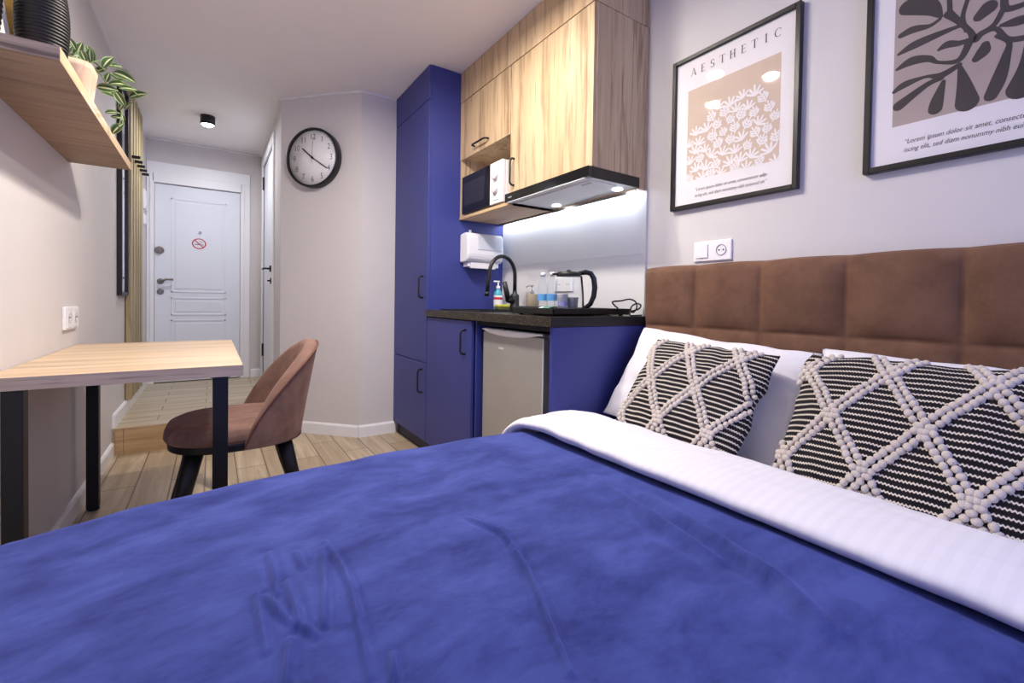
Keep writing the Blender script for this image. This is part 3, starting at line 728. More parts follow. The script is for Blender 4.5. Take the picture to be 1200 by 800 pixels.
# paper towel dispenser on the tall cabinet side
t = thing('towel_dispenser', 'white folded paper towel dispenser on the blue cabinet side', 'dispenser', (1.445, 2.53, 1.18))
m = mb()
prof = [(2.581, 1.385), (2.51, 1.392), (2.488, 1.384), (2.478, 1.365), (2.474, 1.25), (2.482, 1.222), (2.502, 1.208), (2.581, 1.206)]
lo = [m.bm.verts.new((1.315, y, z)) for y, z in prof]; hi = [m.bm.verts.new((1.578, y, z)) for y, z in prof]
m.bm.faces.new(lo[::-1]); m.bm.faces.new(hi)
for i in range(len(prof)): m.bm.faces.new((lo[i], lo[(i + 1) % len(prof)], hi[(i + 1) % len(prof)], hi[i]))
bmesh.ops.bevel(m.bm, geom=list(m.bm.edges), offset=.005, segments=2, affect='EDGES')
m.build('cover', 'plastic', t)
BX(1.385, 1.56, 2.4715, 2.4755, 1.285, 1.37, .0018).build('window', plain('pale_window', (228, 232, 238), .25), t)
BX(1.335, 1.56, 2.505, 2.575, 1.178, 1.207, .004).build('tray', 'plastic', t)
BX(1.35, 1.53, 2.496, 2.512, 1.168, 1.206, .002).build('towel', 'paper', t)
BX(1.36, 1.378, 2.545, 2.553, 1.388, 1.415, .003).build('key', 'steel', t)
# light switch + socket on the right wall above headboard
t = thing('wall_switch', 'white switch and socket plate just above the brown headboard', 'switch', (XR, 1.042, 1.13))
BX(XR - .009, XR, .962, 1.122, 1.134, 1.213, .003).build('plate', 'plastic', t)
BX(XR - .014, XR - .0085, 1.057, 1.109, 1.147, 1.2, .002).build('rocker', 'plastic', t)
m = mb(); m.lathe([(.021, 0), (.021, -.002), (.019, -.002), (.0185, .004), (.001, .004)], (XR - .0095, 1.002, 1.174), 28, 'x', cap=False); m.build('outlet', plain('socket_well', (150, 146, 165), .4), t)
m = mb()
for dz in (-.009, .009): m.lathe([(.0028, -.003), (.0028, 0)], (XR - .0085, 1.002 + dz, 1.174), 10, 'x')
m.build('pin_hole', 'text_black', t)
# ------------------------------------------------------------------ left wall
t = thing('wall_shelf', 'thick wooden floating shelf high on the left wall', 'shelf', (XL, 2.05, 1.513))
BX(XL, -.302, 1.491, 2.597, 1.513, 1.547, .0008).build('board', 'shelf_wood', t)
BX(-.3022, -.3014, 1.491, 2.597, 1.5135, 1.5465).build('edge_band', 'oak_y', t)
BX(XL, -.302, 1.4902, 1.4912, 1.5135, 1.5465).build('end_band', 'desk_edge_shaded', t)
def ribbed(cx, cy, z0, prof, n, amp):
    """vase of revolution with n horizontal ribs; prof(t) -> radius, height"""
    pts = []
    K = n * 8
    for i in range(K + 1):
        t_ = i / K; r, z = prof(t_); pts.append((r + amp * abs(math.sin(PI * n * t_)) - amp, z0 + z))
    return mb().lathe([(.001, z0)] + pts + [(pts[-1][0] - .008, pts[-1][1]), (pts[-1][0] - .01, pts[-1][1] - .05), (.001, pts[-1][1] - .05)], (cx, cy, 0), 64)
def egg(t_): return (.022 + .0285 * max(0, math.sin(PI * min(1, .22 + t_ * .78))) ** .75, .25 * t_)
tag(ribbed(-.355, 1.600, 1.5472, egg, 30, .0026).build('ribbed_vase', 'ceramic_black'), 'round black ribbed vase on the shelf end beside the trailing plant', 'vase')
tag(ribbed(-.443, 1.547, 1.5472, lambda t_: (.022 + .012 * math.sin(PI * (.1 + .8 * t_)), .2 * t_), 15, .0025).build('ribbed_vase', 'ceramic_black'), 'narrow black ribbed vase at the shelf end nearest the wall', 'vase')
t = thing('decor_plaque', 'white and gold upright plaque on the shelf between the black vases', 'ornament', (-.437, 1.565, 1.5472))
X = Matrix.Translation((-.400, 1.662, 1.5502)) @ Matrix.Rotation(math.radians(-7), 4, 'Y')
BX(-.019, .02, 0, .007, 0, .26, .001, xf=X).build('gold_face', 'gold', t)
BX(-.0265, -.0195, -.004, .006, 0, .26, .001, xf=X).build('white_back', 'white', t)
# planter with trailing variegated plant
t = thing('potted_plant', 'trailing variegated plant in a pale wood planter on the shelf', 'plant', (-.378, 1.935, 1.5472))
m = mb(); pz0, pz1 = 1.5472, 1.672
def pot(u, v):
    a = u * 2 * PI; k = (abs(math.cos(a)) ** 5 + abs(math.sin(a)) ** 5) ** -.2
    r = (.055 + .013 * v) * k; return Vector((-.378 + r * math.cos(a), 1.935 + r * math.sin(a), pz0 + (pz1 - pz0) * v))
m.grid(pot, 48, 8, cu=True)
def poti(u, v):
    a = u * 2 * PI; k = (abs(math.cos(a)) ** 5 + abs(math.sin(a)) ** 5) ** -.2
    r = (.068 - .008 * v) * k; return Vector((-.378 + r * math.cos(a), 1.935 + r * math.sin(a), pz1 - .03 * v))
m.grid(poti, 48, 3, cu=True)
m.bm.faces.new([m.bm.verts.new(pot(k / 48, 0)) for k in range(48)])
bmesh.ops.remove_doubles(m.bm, verts=m.bm.verts, dist=1e-5)
m.build('planter', 'pine', t)
BX(-.435, -.321, 1.878, 1.992, 1.63, 1.65, .004).build('soil', plain('soil', (62, 48, 38), .95), t)
LEAF = [(-.372, 2.06, 1.774, 75, .056), (-.389, 2.06, 1.792, 120, .035), (-.344, 2.06, 1.774, 110, .05), (-.386, 2.06, 1.749, 150, .035), (-.352, 2.06, 1.742, 10, .053), (-.3, 2.06, 1.758, 60, .05), (-.284, 2.06, 1.749, 10, .041), (-.32, 2.06, 1.723, 200, .041), (-.3, 2.06, 1.706, 70, .035), (-.259, 2.06, 1.721, -25, .067), (-.27, 2.06, 1.691, 10, .053), (-.247, 2.06, 1.682, 5, .044), (-.221, 2.06, 1.666, 15, .058), (-.3, 2.06, 1.667, 0, .05), (-.294, 2.06, 1.653, -30, .053), (-.267, 2.06, 1.64, -60, .05), (-.287, 2.06, 1.589, 10, .038), (-.262, 2.06, 1.62, 60, .035), (-.247, 2.06, 1.621, 45, .035), (-.278, 2.06, 1.575, 0, .026), (-.274, 2.06, 1.539, 50, .047), (-.26, 2.06, 1.574, -80, .026)]
rnd = random.Random(3); m = mb(); st = mb()
sx_, sz_ = Vector((.96, -.25, .05)).normalized(), Vector((0, 0, 1))
def leaf(c, ang, L, yaw_):
    a = math.radians(ang); d = sx_ * math.cos(a) + sz_ * math.sin(a); d = (d + Vector((0, yaw_, 0))).normalized()
    nrm = Vector((rnd.uniform(-.3, .3), -1, rnd.uniform(-.2, .5))); nrm = (nrm - d * nrm.dot(d)).normalized(); sd = d.cross(nrm)
    W = L * rnd.uniform(.22, .27)
    def fn(u, v):
        w = W * math.sin(PI * v ** .8) ** .9 if 0 < v < 1 else 0
        x = (u - .5) * 2
        return c + d * (v - .5) * L + sd * x * w + nrm * (abs(x) ** 1.5 * w * .35 - .10 * L * (2 * v - 1) ** 2)
    m.grid(fn, 9, 11, uvfn=lambda u, v: (u, v))
for (x, y, z, a, L) in LEAF:
    dy = rnd.uniform(-.05, .05)
    leaf(Vector((x * (1 + dy / 2.06), y + dy, .96 + (z - .96) * (1 + dy / 2.06))), a, L * 1.15, rnd.uniform(-.4, .4))
for k in range(9):                                   # leaves over the pot itself
    a = k * .7; leaf(Vector((-.378 + .05 * math.cos(a), 1.96 + .05 * math.sin(a), 1.70 + .03 * rnd.random())), rnd.uniform(20, 160), .05, rnd.uniform(-.5, .5))
m.build('leaves', 'leaf', t, fix=False)
st.tube(wob([(-.378, 1.94, 1.65), (-.35, 2.0, 1.73), (-.30, 2.05, 1.72), (-.25, 2.06, 1.69), (-.22, 2.06, 1.665)]), .0022, 6)
st.tube(wob([(-.37, 1.94, 1.65), (-.33, 2.01, 1.71), (-.29, 2.06, 1.66), (-.265, 2.06, 1.60), (-.272, 2.06, 1.54)]), .002, 6)
st.tube(wob([(-.378, 1.94, 1.65), (-.375, 2.0, 1.72), (-.372, 2.06, 1.78)]), .002, 6)
st.tube(wob([(-.36, 1.95, 1.65), (-.33, 2.02, 1.73), (-.30, 2.06, 1.755), (-.284, 2.06, 1.749)]), .002, 6)
st.build('stems', plain('stem_green', (110, 132, 80), .5), t)
# mirror
t = thing('wall_mirror', 'tall black framed mirror on the left wall beside the wood slats', 'mirror', (XL, 3.86, .962))
my0, my1, mz0_, mz1_ = 3.725, 4.0, .962, 2.32
mb().box(XL, XL + .026, my0, my0 + .022, mz0_, mz1_, .001).box(XL, XL + .026, my1 - .022, my1, mz0_, mz1_, .001).box(XL, XL + .026, my0 + .022, my1 - .022, mz0_, mz0_ + .022, .001).box(XL, XL + .026, my0 + .022, my1 - .022, mz1_ - .022, mz1_, .001).build('frame', 'black', t)
BX(XL + .001, XL + .016, my0 + .02, my1 - .02, mz0_ + .02, mz1_ - .02).build('mirror_glass', 'mirror', t)
# slat panel with coat hooks
t = thing('slat_panel', 'vertical wooden slat panel with black coat hooks on the hall wall', 'wall panel', (XL, 4.34, .245))
BX(XL, XL + .006, 4.03, 4.645, .245, 2.383).build('backing', plain('slat_backing', (112, 92, 62), .7), t)
for k in range(5):
    y = 4.032 + k * .1315
    s = BX(XL + .006, XL + .034, y, y + .085, .245, 2.383, .002).build('slat', 'slat_wood', t)
    BX(XL + .034, XL + .078, y + .03, y + .052, 1.915, 1.933, .002).build('hook', 'black', s)
# sockets on the left wall
t = thing('wall_socket', 'white double wall socket on the left wall above the desk', 'socket', (XL, 2.59, .815))
BX(XL, XL + .011, 2.49, 2.70, .818, .912, .003).build('plate', 'plastic', t)
for y in (2.542, 2.648):
    b = BX(XL + .011, XL + .014, y - .04, y + .04, .826, .904, .002).build('outlet', 'plastic', t)
    m = mb()
    m.lathe([(.021, .003), (.0195, .003), (.0185, .0005), (.001, .0005)], (XL + .0125, y, .865), 24, 'x', cap=False)
    m.build('well', plain('socket_shade', (196, 194, 200), .5), b)
    mb().lathe([(.0035, 0), (.0035, .0022)], (XL + .0125, y - .009, .868), 10, 'x').lathe([(.0035, 0), (.0035, .0022)], (XL + .0125, y + .009, .868), 10, 'x').build('pin_hole', 'text_black', b)
t = thing('light_switch', 'white double light switch by the entrance door, the upper plate', 'switch', (XL, 5.10, 1.71))
BX(XL, XL + .011, 5.02, 5.19, 1.72, 1.89, .003).build('plate', 'plastic', t)
for y in (5.03, 5.108): BX(XL + .011, XL + .016, y, y + .072, 1.73, 1.88, .003).build('rocker', 'plastic', t)
t = thing('light_switch', 'white single light switch by the entrance door, the lower plate', 'switch', (XL, 5.08, 1.58))
BX(XL, XL + .011, 5.03, 5.12, 1.585, 1.675, .003).build('plate', 'plastic', t)
BX(XL + .011, XL + .016, 5.038, 5.112, 1.593, 1.667, .003).build('rocker', 'plastic', t)

# ------------------------------------------------------------------ desk
dx0, dx1, dy0, dy1, dzt, dth = XL + .003, .084, 1.700, 2.74, .742, .036
t = thing('desk', 'light wood desk with black square metal legs against the left wall', 'desk', (-.2, 2.2, 0))
tp = BX(dx0, dx1, dy0, dy1, dzt - dth, dzt, .0015).build('tabletop', 'desk_wood', t)
BX(dx0, dx1, dy0 - .0012, dy0, dzt - dth + .001, dzt - .001).build('edge_band', 'desk_edge_shaded', tp)  # front face in greyer wood, its shade put into the colour
for lx, ly in ((.002, dy0 + .018), (-.462, dy0 + .018), (-.462, dy1 - .065), (.002, dy1 - .065)):
    l = BX(lx, lx + .042, ly, ly + .042, .012, dzt - dth, .0015).build('leg', 'black', t)
    mb().lathe([(.019, 0), (.022, .002), (.022, .008), (.012, .012)], (lx + .021, ly + .021, 0), 18).build('foot', 'black_soft', l)
    BX(lx - .006, lx + .048, ly - .006, ly + .048, dzt - dth - .003, dzt - dth).build('bracket', 'black', l)

# ------------------------------------------------------------------ chair
CH = (.095, 2.13, 0)
t = thing('desk_chair', 'brown velvet tub chair with black legs pulled up to the desk', 'chair', CH, rot=(0, 0, math.radians(180)))
def sgn(v, p): return math.copysign(abs(v) ** p, v)
def super_pt(a, rx, ry, p=.78): return sgn(math.cos(a), p) * rx, sgn(math.sin(a), p) * ry
m = mb()
def seat(u, v):
    a = u * 2 * PI
    if v < .5:
        k = v / .5; prof = [(0.001, .492), (.6, .492), (.85, .488), (.96, .476), (1, .456)]
    else:
        k = (v - .5) / .5; prof = [(1, .456), (1.01, .436), (.985, .426), (.93, .418), (.001, .418)]
    i = min(int(k * 4), 3); f = k * 4 - i
    s_ = prof[i][0] + (prof[i + 1][0] - prof[i][0]) * f; z = prof[i][1] + (prof[i + 1][1] - prof[i][1]) * f
    x, y = super_pt(a, .235, .225)
    return Vector((x * s_ + .01, y * s_, z))
m.grid(seat, 64, 33, cu=True); bmesh.ops.remove_doubles(m.bm, verts=m.bm.verts, dist=1e-4); m.build('seat', 'velvet_chair', t)
m = mb()
for (z, s_) in (): pass
def plate(u, v):
    a = u * 2 * PI; x, y = super_pt(a, .23, .22)
    pr = [(.001, .424), (1.0, .424), (1.0, .398), (.001, .398)]; i = min(int(v * 3), 2); f = v * 3 - i
    s_ = pr[i][0] + (pr[i + 1][0] - pr[i][0]) * f; return Vector((x * s_ + .005, y * s_, pr[i][1] + (pr[i + 1][1] - pr[i][1]) * f))
m.grid(plate, 64, 13, cu=True); bmesh.ops.remove_doubles(m.bm, verts=m.bm.verts, dist=1e-4); m.build('seat_base', 'black', t)
A0 = math.radians(88)
def rimz(q):                          # q = -1..1 round the back, 0 = rear centre
    return .405 + .378 * (1 - abs(q) ** 1.9) ** .74
def shell_pt(q, w, off):              # w 0 bottom .. 1 rim, off outwards
    a = PI + q * A0; z0 = .404; z1 = rimz(q); z = z0 + (z1 - z0) * w
    lean = .068 * ((z - .385) / .40) ** 1.1
    rx, ry = .218 + lean + off, .228 + lean * .55 + off
    x, y = super_pt(a, rx, ry, .86)
    return Vector((x + .008, y, z))
def shell(u, v):
    q = u * 2 - 1; th = .044
    e = math.sin(PI * min(1, (1 - abs(q)) * 3.2) / 2) * th + .006
    if v < .42: return shell_pt(q, v / .42 * .96, .012)
    if v > .58: return shell_pt(q, (1 - v) / .42 * .96, .012 - e)
    k = (v - .42) / .16; a = PI * k
    p = shell_pt(q, .96, .012 - e / 2 + math.cos(a) * e / 2); p.z += math.sin(a) * .018; return p
m = mb(); m.grid(shell, 72, 40); m.build('backrest', 'velvet_chair', t)
rimline = [shell_pt(-1 + 2 * k / 60, .965, .0135) + Vector((0, 0, .005)) for k in range(61)]
mb().tube(rimline, .0035, 8).build('piping', plain('piping_brown', (112, 72, 56), .8), t)
for sx, sy in ((1, 1.1), (1, -1.1), (-1, .72), (-1, -.72)):
    mb().tube([(.148 * sx, .125 * sy, .39), (.18 * sx, .145 * sy, .25), (.25 * sx, .175 * sy, 0)], [.031, .026, .016], 14).build('leg', 'black', t)

# ------------------------------------------------------------------ wall clock
cc = DA + DT * .352; CZ = 1.945
t = thing('wall_clock', 'round white wall clock with black rim on the angled wall', 'clock', (cc.x, cc.y, CZ - .205))
n3 = Vector((DN.x, DN.y, 0)); rt = Vector((0, 0, 1)).cross(n3).normalized()   # viewer's right
KX = Matrix(((rt.x, 0, n3.x, cc.x), (rt.y, 0, n3.y, cc.y), (0, 1, 0, CZ), (0, 0, 0, 1)))
def toC(d): return lambda u, v: KX @ Vector((u, v, d))
mb().lathe([(.2, 0), (.205, .004), (.206, .05), (.204, .056), (.198, .058), (.192, .055), (.19, .048), (.19, .03)], seg=72, xf=KX, cap=False).build('rim', 'black', t)
mb().lathe([(.001, .012), (.191, .012), (.191, .040), (.001, .040)], seg=64, xf=KX).build('face', 'plastic', t)
ink = plain('numeral_grey', (96, 98, 104), .7)
for k in range(1, 13):
    m = mb(); a = PI / 2 - k * PI / 6; s_ = str(k); fs = .056
    m.text(s_, fs, (lambda ox, oy: (lambda u, v: KX @ Vector((u * .86 + ox, v + oy, .0406))))(math.cos(a) * .147, math.sin(a) * .147 - fs * .35), align='CENTER')
    m.build('numeral', ink, t, fix=False)
m = mb()
for k in range(60):
    a = k * PI / 30; c, s_ = math.cos(a), math.sin(a); w = .0018 if k % 5 == 0 else .0008; r0_, r1_ = .173, .180
    m.flat([(c * r0_ - s_ * w, s_ * r0_ + c * w), (c * r1_ - s_ * w, s_ * r1_ + c * w), (c * r1_ + s_ * w, s_ * r1_ - c * w), (c * r0_ + s_ * w, s_ * r0_ - c * w)], toC(.0406))
m.build('minute_marks', 'grey_ink', t, fix=False)
def hand(name, ang, L, tail, w, d, mat):
    X = KX @ Matrix.Rotation(ang, 4, 'Z')
    BX(-tail, L, -w, w, d, d + .0015, xf=X).build(name, mat, t)
hand('hour_hand', PI / 2 - 2 * PI * (10.33 / 12), .105, .02, .0042, .044, 'text_black')
hand('minute_hand', PI / 2 - 2 * PI * (20.6 / 60), .142, .025, .003, .0465, 'text_black')
hand('second_hand', PI / 2 - 2 * PI * (.6 / 60), .14, .035, .0009, .049, plain('second_gold', (140, 128, 108), .4))
mb().lathe([(.007, .040), (.007, .051), (.001, .052)], seg=20, xf=KX).build('hub', 'text_black', t)

# ------------------------------------------------------------------ posters
def poster(label, yl, yr, zb, zt, paint):
    t = thing('framed_poster', label, 'picture', (XR, (yl + yr) / 2, zb))
    f, d = .0165, .024
    mb().box(XR - d, XR, yl - f, yl, zb, zt, .002).box(XR - d, XR, yr, yr + f, zb, zt, .002).box(XR - d, XR, yr + f, yl - f, zb, zb + f, .002).box(XR - d, XR, yr + f, yl - f, zt - f, zt, .002).build('frame', 'frame_black', t)
    pp = BX(XR - .012, XR - .008, yr + f - .003, yl - f + .003, zb + f - .003, zt - f + .003).build('print', 'paper', t)
    paint(pp, yl, zb)
    g = mb(); g.flat([(f - .002, f - .002), (yl - yr - f + .002, f - .002), (yl - yr - f + .002, zt - zb - f + .002), (f - .002, zt - zb - f + .002)], lambda u, v: Vector((XR - .016, yl - u, zb + v))); g.build('glass', 'glass', t, fix=False)
def mapper(yl, zb, d): return lambda u, v: Vector((XR - .012 - d, yl - u, zb + v))
def clipped(lo, to):
    u0, u1, v0, v1 = lo
    return lambda u, v: to(min(max(u, u0), u1), min(max(v, v0), v1))
def glyph(m, ch, x, y, h, to):
    """slab of a roman capital drawn with thick and thin strokes"""
    T, t_ = h * .085, h * .03
    def q(*p): m.flat([(x + a * h, y + b * h) for a, b in p], to)
    def bar(x0, x1, y0, y1): q((x0, y0), (x1, y0), (x1, y1), (x0, y1))
    def arc(cx, cy, rx, ry, a0, a1):
        n = 14
        for k in range(n):
            p, r = math.radians(a0 + (a1 - a0) * k / n), math.radians(a0 + (a1 - a0) * (k + 1) / n)
            w0, w1 = .02 + .045 * abs(math.cos(p)), .02 + .045 * abs(math.cos(r))
            q((cx + (rx + w0) * math.cos(p), cy + (ry + w0) * math.sin(p)), (cx + (rx + w1) * math.cos(r), cy + (ry + w1) * math.sin(r)), (cx + (rx - w1) * math.cos(r), cy + (ry - w1) * math.sin(r)), (cx + (rx - w0) * math.cos(p), cy + (ry - w0) * math.sin(p)))
    if ch == 'A':
        q((.0, 0), (.06, 0), (.37, 1), (.33, 1)); q((.58, 0), (.74, 0), (.42, 1), (.33, 1)); bar(.16, .56, .30, .36); bar(-.06, .14, 0, .04); bar(.52, .8, 0, .04)
    if ch in 'EHTI':
        if ch in 'EHI': bar(.08, .22, 0, 1); bar(0, .3, 0, .04); bar(0, .3, .96, 1)
        if ch == 'H': bar(.56, .70, 0, 1); bar(.48, .78, 0, .04); bar(.48, .78, .96, 1); bar(.2, .58, .48, .53)
        if ch == 'E': bar(.2, .58, 0, .045); bar(.2, .56, .955, 1); bar(.2, .46, .48, .525); bar(.55, .585, 0, .2); bar(.535, .565, .82, 1); bar(.445, .47, .42, .6)
        if ch == 'T': bar(.30, .44, 0, 1); bar(.0, .74, .955, 1); bar(.2, .54, 0, .04); bar(0, .035, .78, 1); bar(.705, .74, .78, 1)
    if ch == 'C': arc(.44, .5, .38, .46, 52, 308); bar(.66, .70, .68, .92)
    if ch == 'S': arc(.28, .73, .2, .235, 40, 270); arc(.28, .26, .22, .235, 90, -140); bar(.42, .455, .74, .95); bar(.06, .095, .06, .28)
def paint_leaf(pp, yl, zb):
    # beige panel with white leaf sprigs, title and quote
    a = (.0705, .4355, .113, .483)
    m = mb(); to = mapper(yl, zb, .0003); m.flat([(a[0], a[2]), (a[1], a[2]), (a[1], a[3]), (a[0], a[3])], to); m.build('artwork', 'beige_print', pp, fix=False)
    m = mb(); lay = [0]; rn = random.Random(11)
    pts = []
    for row in range(9):
        for k in range(8):
            u = a[0] + .012 + (k + .5 * (row % 2) + rn.uniform(-.1, .1)) * .0485; v = a[2] + .010 + row * .037 + rn.uniform(-.005, .005)
            top = a[2] + .175 + .125 * math.sin(PI * min(1, max(0, (u - a[0]) / .365)) ** 1.25)
            if v < top and u < a[1] + .01: pts.append((u, v))
    for u, v in pts:
        sc = rn.uniform(.78, .98); an = rn.uniform(-.6, .6)
        ca, sa = math.cos(an), math.sin(an)
        R = lambda x, y: (u + (x * ca - y * sa) * sc, v + (x * sa + y * ca) * sc)
        kind = rn.random()
        def S(p):
            lay[0] += 1; m.stroke([(*R(x, y), w * 1.0 * sc) for x, y, w in p], clipped(a, mapper(yl, zb, .0005 + 5e-6 * lay[0])), 3)
        if kind < .55:
            S([(0, -.022, .0026), (0, .004, .0024), (0, .026, .0030)])
            for q, y0 in ((0, -.016), (1, -.005), (2, .006)):
                w = .0040 - q * .0004; L = .0175 - q * .003
                for s_ in (-1, 1): S([(0, y0, .0020), (s_ * L * .7, y0 + L * .45, w), (s_ * L * 1.12, y0 + L * .95, w * .95)])
        else:
            for b in (-1.15, -.58, 0, .58, 1.15):
                L = .038 - .005 * abs(b); S([(0, -.020, .0026), (math.sin(b) * L * .6, -.020 + math.cos(b) * L * .6, .0042), (math.sin(b) * L, -.020 + math.cos(b) * L, .0036)])
    m.build('leaf_sprigs', 'paper', pp, fix=False)
    m = mb(); to = mapper(yl, zb, .0006); w = (.436 - .078) / 9
    for i, ch in enumerate('AESTHETIC'): glyph(m, ch, .094 + i * .0412 - {'A': .37, 'E': .29, 'S': .28, 'T': .37, 'H': .39, 'I': .15, 'C': .42}[ch] * .031, .539, .031, to)
    m.build('title', 'text', pp, fix=False)
    m = mb()
    m.text('\u201cLorem ipsum dolor sit amet, consectetuer adip-', .0182, (lambda u, v: to(.110 + u * .80, .066 + v)), .28)
    m.text('iscing elit, sed diam nonummy nibh euismod tin\u201d', .0182, (lambda u, v: to(.110 + u * .80, .042 + v)), .28)
    m.build('quote', 'text', pp, fix=False)
ART = [[(0.093, 0.452, 0.0144), (0.14, 0.427, 0.0144), (0.164, 0.39, 0.0036)], [(0.08, 0.379, 0.0053), (0.106, 0.383, 0.0072), (0.141, 0.376, 0.0038), (0.162, 0.384, 0.0029)], [(0.076, 0.328, 0.0029), (0.107, 0.338, 0.0077), (0.147, 0.343, 0.0067), (0.195, 0.346, 0.0036), (0.21, 0.343, 0.0034)], [(0.073, 0.286, 0.0029), (0.105, 0.296, 0.0084), (0.141, 0.287, 0.006), (0.162, 0.268, 0.0029), (0.202, 0.257, 0.0048), (0.221, 0.295, 0.006)], [(0.068, 0.224, 0.0036), (0.092, 0.236, 0.0067), (0.136, 0.24, 0.0029), (0.168, 0.231, 0.006), (0.203, 0.244, 0.0043)], [(0.079, 0.18, 0.0096), (0.137, 0.216, 0.0053), (0.168, 0.224, 0.0048)], [(0.162, 0.302, 0.0029), (0.179, 0.308, 0.0067), (0.201, 0.301, 0.0048), (0.225, 0.3, 0.0048)], [(0.22, 0.141, 0.0168), (0.213, 0.193, 0.0096), (0.205, 0.236, 0.0036)], [(0.158, 0.145, 0.0108), (0.162, 0.168, 0.0096), (0.173, 0.212, 0.0036)], [(0.263, 0.141, 0.0091), (0.276, 0.178, 0.0101), (0.288, 0.233, 0.006), (0.291, 0.262, 0.0036), (0.271, 0.287, 0.0038)], [(0.313, 0.141, 0.018), (0.322, 0.196, 0.0096), (0.325, 0.256, 0.0048)], [(0.235, 0.246, 0.0062), (0.247, 0.26, 0.0096), (0.25, 0.275, 0.006)], [(0.179, 0.389, 0.0072), (0.2, 0.358, 0.0048), (0.222, 0.321, 0.0043), (0.23, 0.297, 0.0062), (0.244, 0.307, 0.0053), (0.269, 0.305, 0.0038), (0.289, 0.27, 0.0048), (0.325, 0.259, 0.0048)], [(0.238, 0.352, 0.0084), (0.254, 0.366, 0.012)], [(0.179, 0.446, 0.0038), (0.182, 0.388, 0.0038)], [(0.22, 0.424, 0.0034), (0.207, 0.368, 0.0034), (0.215, 0.328, 0.0038)], [(0.283, 0.357, 0.0043), (0.266, 0.319, 0.0043), (0.244, 0.307, 0.0048)], [(0.277, 0.31, 0.0029), (0.301, 0.307, 0.0077), (0.324, 0.305, 0.0072)], [(0.282, 0.389, 0.0048), (0.285, 0.347, 0.0053), (0.323, 0.342, 0.0043)],
       [(.325, .256, .005), (.37, .262, .007), (.42, .24, .010)], [(.324, .305, .006), (.37, .32, .006), (.42, .33, .012)], [(.37, .262, .004), (.385, .2, .010), (.40, .15, .013)], [(.323, .342, .004), (.36, .38, .006), (.38, .44, .012)]]
def paint_blob(pp, yl, zb):
    a = (.0655, .4325, .1225, .49)
    m = mb(); to = mapper(yl, zb, .0003); m.flat([(a[0], a[2]), (a[1], a[2]), (a[1], a[3]), (a[0], a[3])], to); m.build('artwork', 'taupe_print', pp, fix=False)
    m = mb(); k = 0
    for s_ in ART:
        k += 1; m.stroke([(x, y, w * 1.4) for x, y, w in s_], mapper(yl, zb, .0005 + k * .00002), 8)
    m.build('dark_fronds', 'dark_print', pp, fix=False)
    m = mb(); to = mapper(yl, zb, .0006)
    m.text('\u201cLorem ipsum dolor sit amet, consectetuer adip-', .0182, (lambda u, v: to(.093 + u * .80, .068 + v)), .28)
    m.text('iscing elit, sed diam nonummy nibh euismod tin\u201d', .0182, (lambda u, v: to(.093 + u * .80, .045 + v)), .28)
    m.build('quote', 'text', pp, fix=False)
poster('black framed poster of white leaf sprigs on beige, nearest the kitchen', 1.231, .731, 1.355, 1.977, paint_leaf)
poster('black framed poster of dark rounded fronds on taupe, above the right cushion', .549, .049, 1.357, 1.979, paint_blob)
# ------------------------------------------------------------------ bed
BY0, BY1 = -.22, 1.342
t = thing('bed', 'double bed with tall brown quilted velvet headboard against the right wall', 'bed', (.6, .56, 0))
hx = 1.603
hb = mb(); pw = (1.345 - (-.197)) / 6
def head(u, v):
    y = 1.345 - u * 1.542; z = 1.120 - v * .762         # three rows of panels
    fy = (u * 6) % 1; fz = (v * 3) % 1
    b = (1 - abs(2 * fy - 1) ** 3.2) * (1 - abs(2 * fz - 1) ** 3.2)
    e = min(u, 1 - u) * 1.542; f = v * .762; k = min(1, e / .03); k2 = min(1, f / .03)
    edge = (1 - math.sqrt(max(0, 1 - (1 - k) ** 2))) + (1 - math.sqrt(max(0, 1 - (1 - k2) ** 2)))
    return Vector((hx - .024 * b ** .75 + .03 * min(1.2, edge), y, z + .004 * math.sin(PI * fy) * (1 - v)))
hb.grid(head, 241, 121)
o = hb.build('headboard', 'velvet_brown', t, fix=True)
BX(1.615, 1.643, -.195, 1.343, .0, 1.117, .006).build('headboard_back', 'velvet_brown', t)
BX(-.40, 1.60, -.21, 1.325, .06, .27, .02).build('bed_base', 'velvet_brown', t)
for x in (-.33, 1.5):
    for y in (-.14, 1.25): mb().lathe([(.022, 0), (.026, .06)], (x, y, 0), 16).build('leg', 'black', t)
BX(-.30, 1.585, -.14, 1.24, .27, .435, .05, 4).build('mattress', 'sheet', t)

ZT = .512
IY0, IY1, IX0, RR = -.16, 1.262, -.33, .075
def fold2d(x, y, h=0, top=ZT):
    """lay the plane point (x, y) over the bed: flat inside, round over the edge, then hanging down"""
    cx = max(x, IX0); cy = min(max(y, IY0), IY1); dx, dy = x - cx, y - cy; d = math.hypot(dx, dy)
    crown = -.040 * max(0, min(1, (.18 - x) / .5)) ** 1.6
    if d < 1e-9: return Vector((cx, cy, top + h + crown)), 0
    nx, ny = dx / d, dy / d; a = min(d / RR, PI / 2)
    r = RR + h; drop = max(0, d - RR * PI / 2)
    return Vector((cx + nx * (r * math.sin(a) + drop * .05), cy + ny * (r * math.sin(a) + drop * .05), top - RR + r * math.cos(a) - drop + crown)), d
def hsh(i, j):
    n = math.sin(i * 127.1 + j * 311.7) * 43758.5453; return n - math.floor(n)
def vnoise(x, y):
    i, j = math.floor(x), math.floor(y); fx, fy = x - i, y - j
    fx, fy = fx * fx * (3 - 2 * fx), fy * fy * (3 - 2 * fy)
    a = hsh(i, j) + (hsh(i + 1, j) - hsh(i, j)) * fx; b = hsh(i, j + 1) + (hsh(i + 1, j + 1) - hsh(i, j + 1)) * fx
    return a + (b - a) * fy - .5
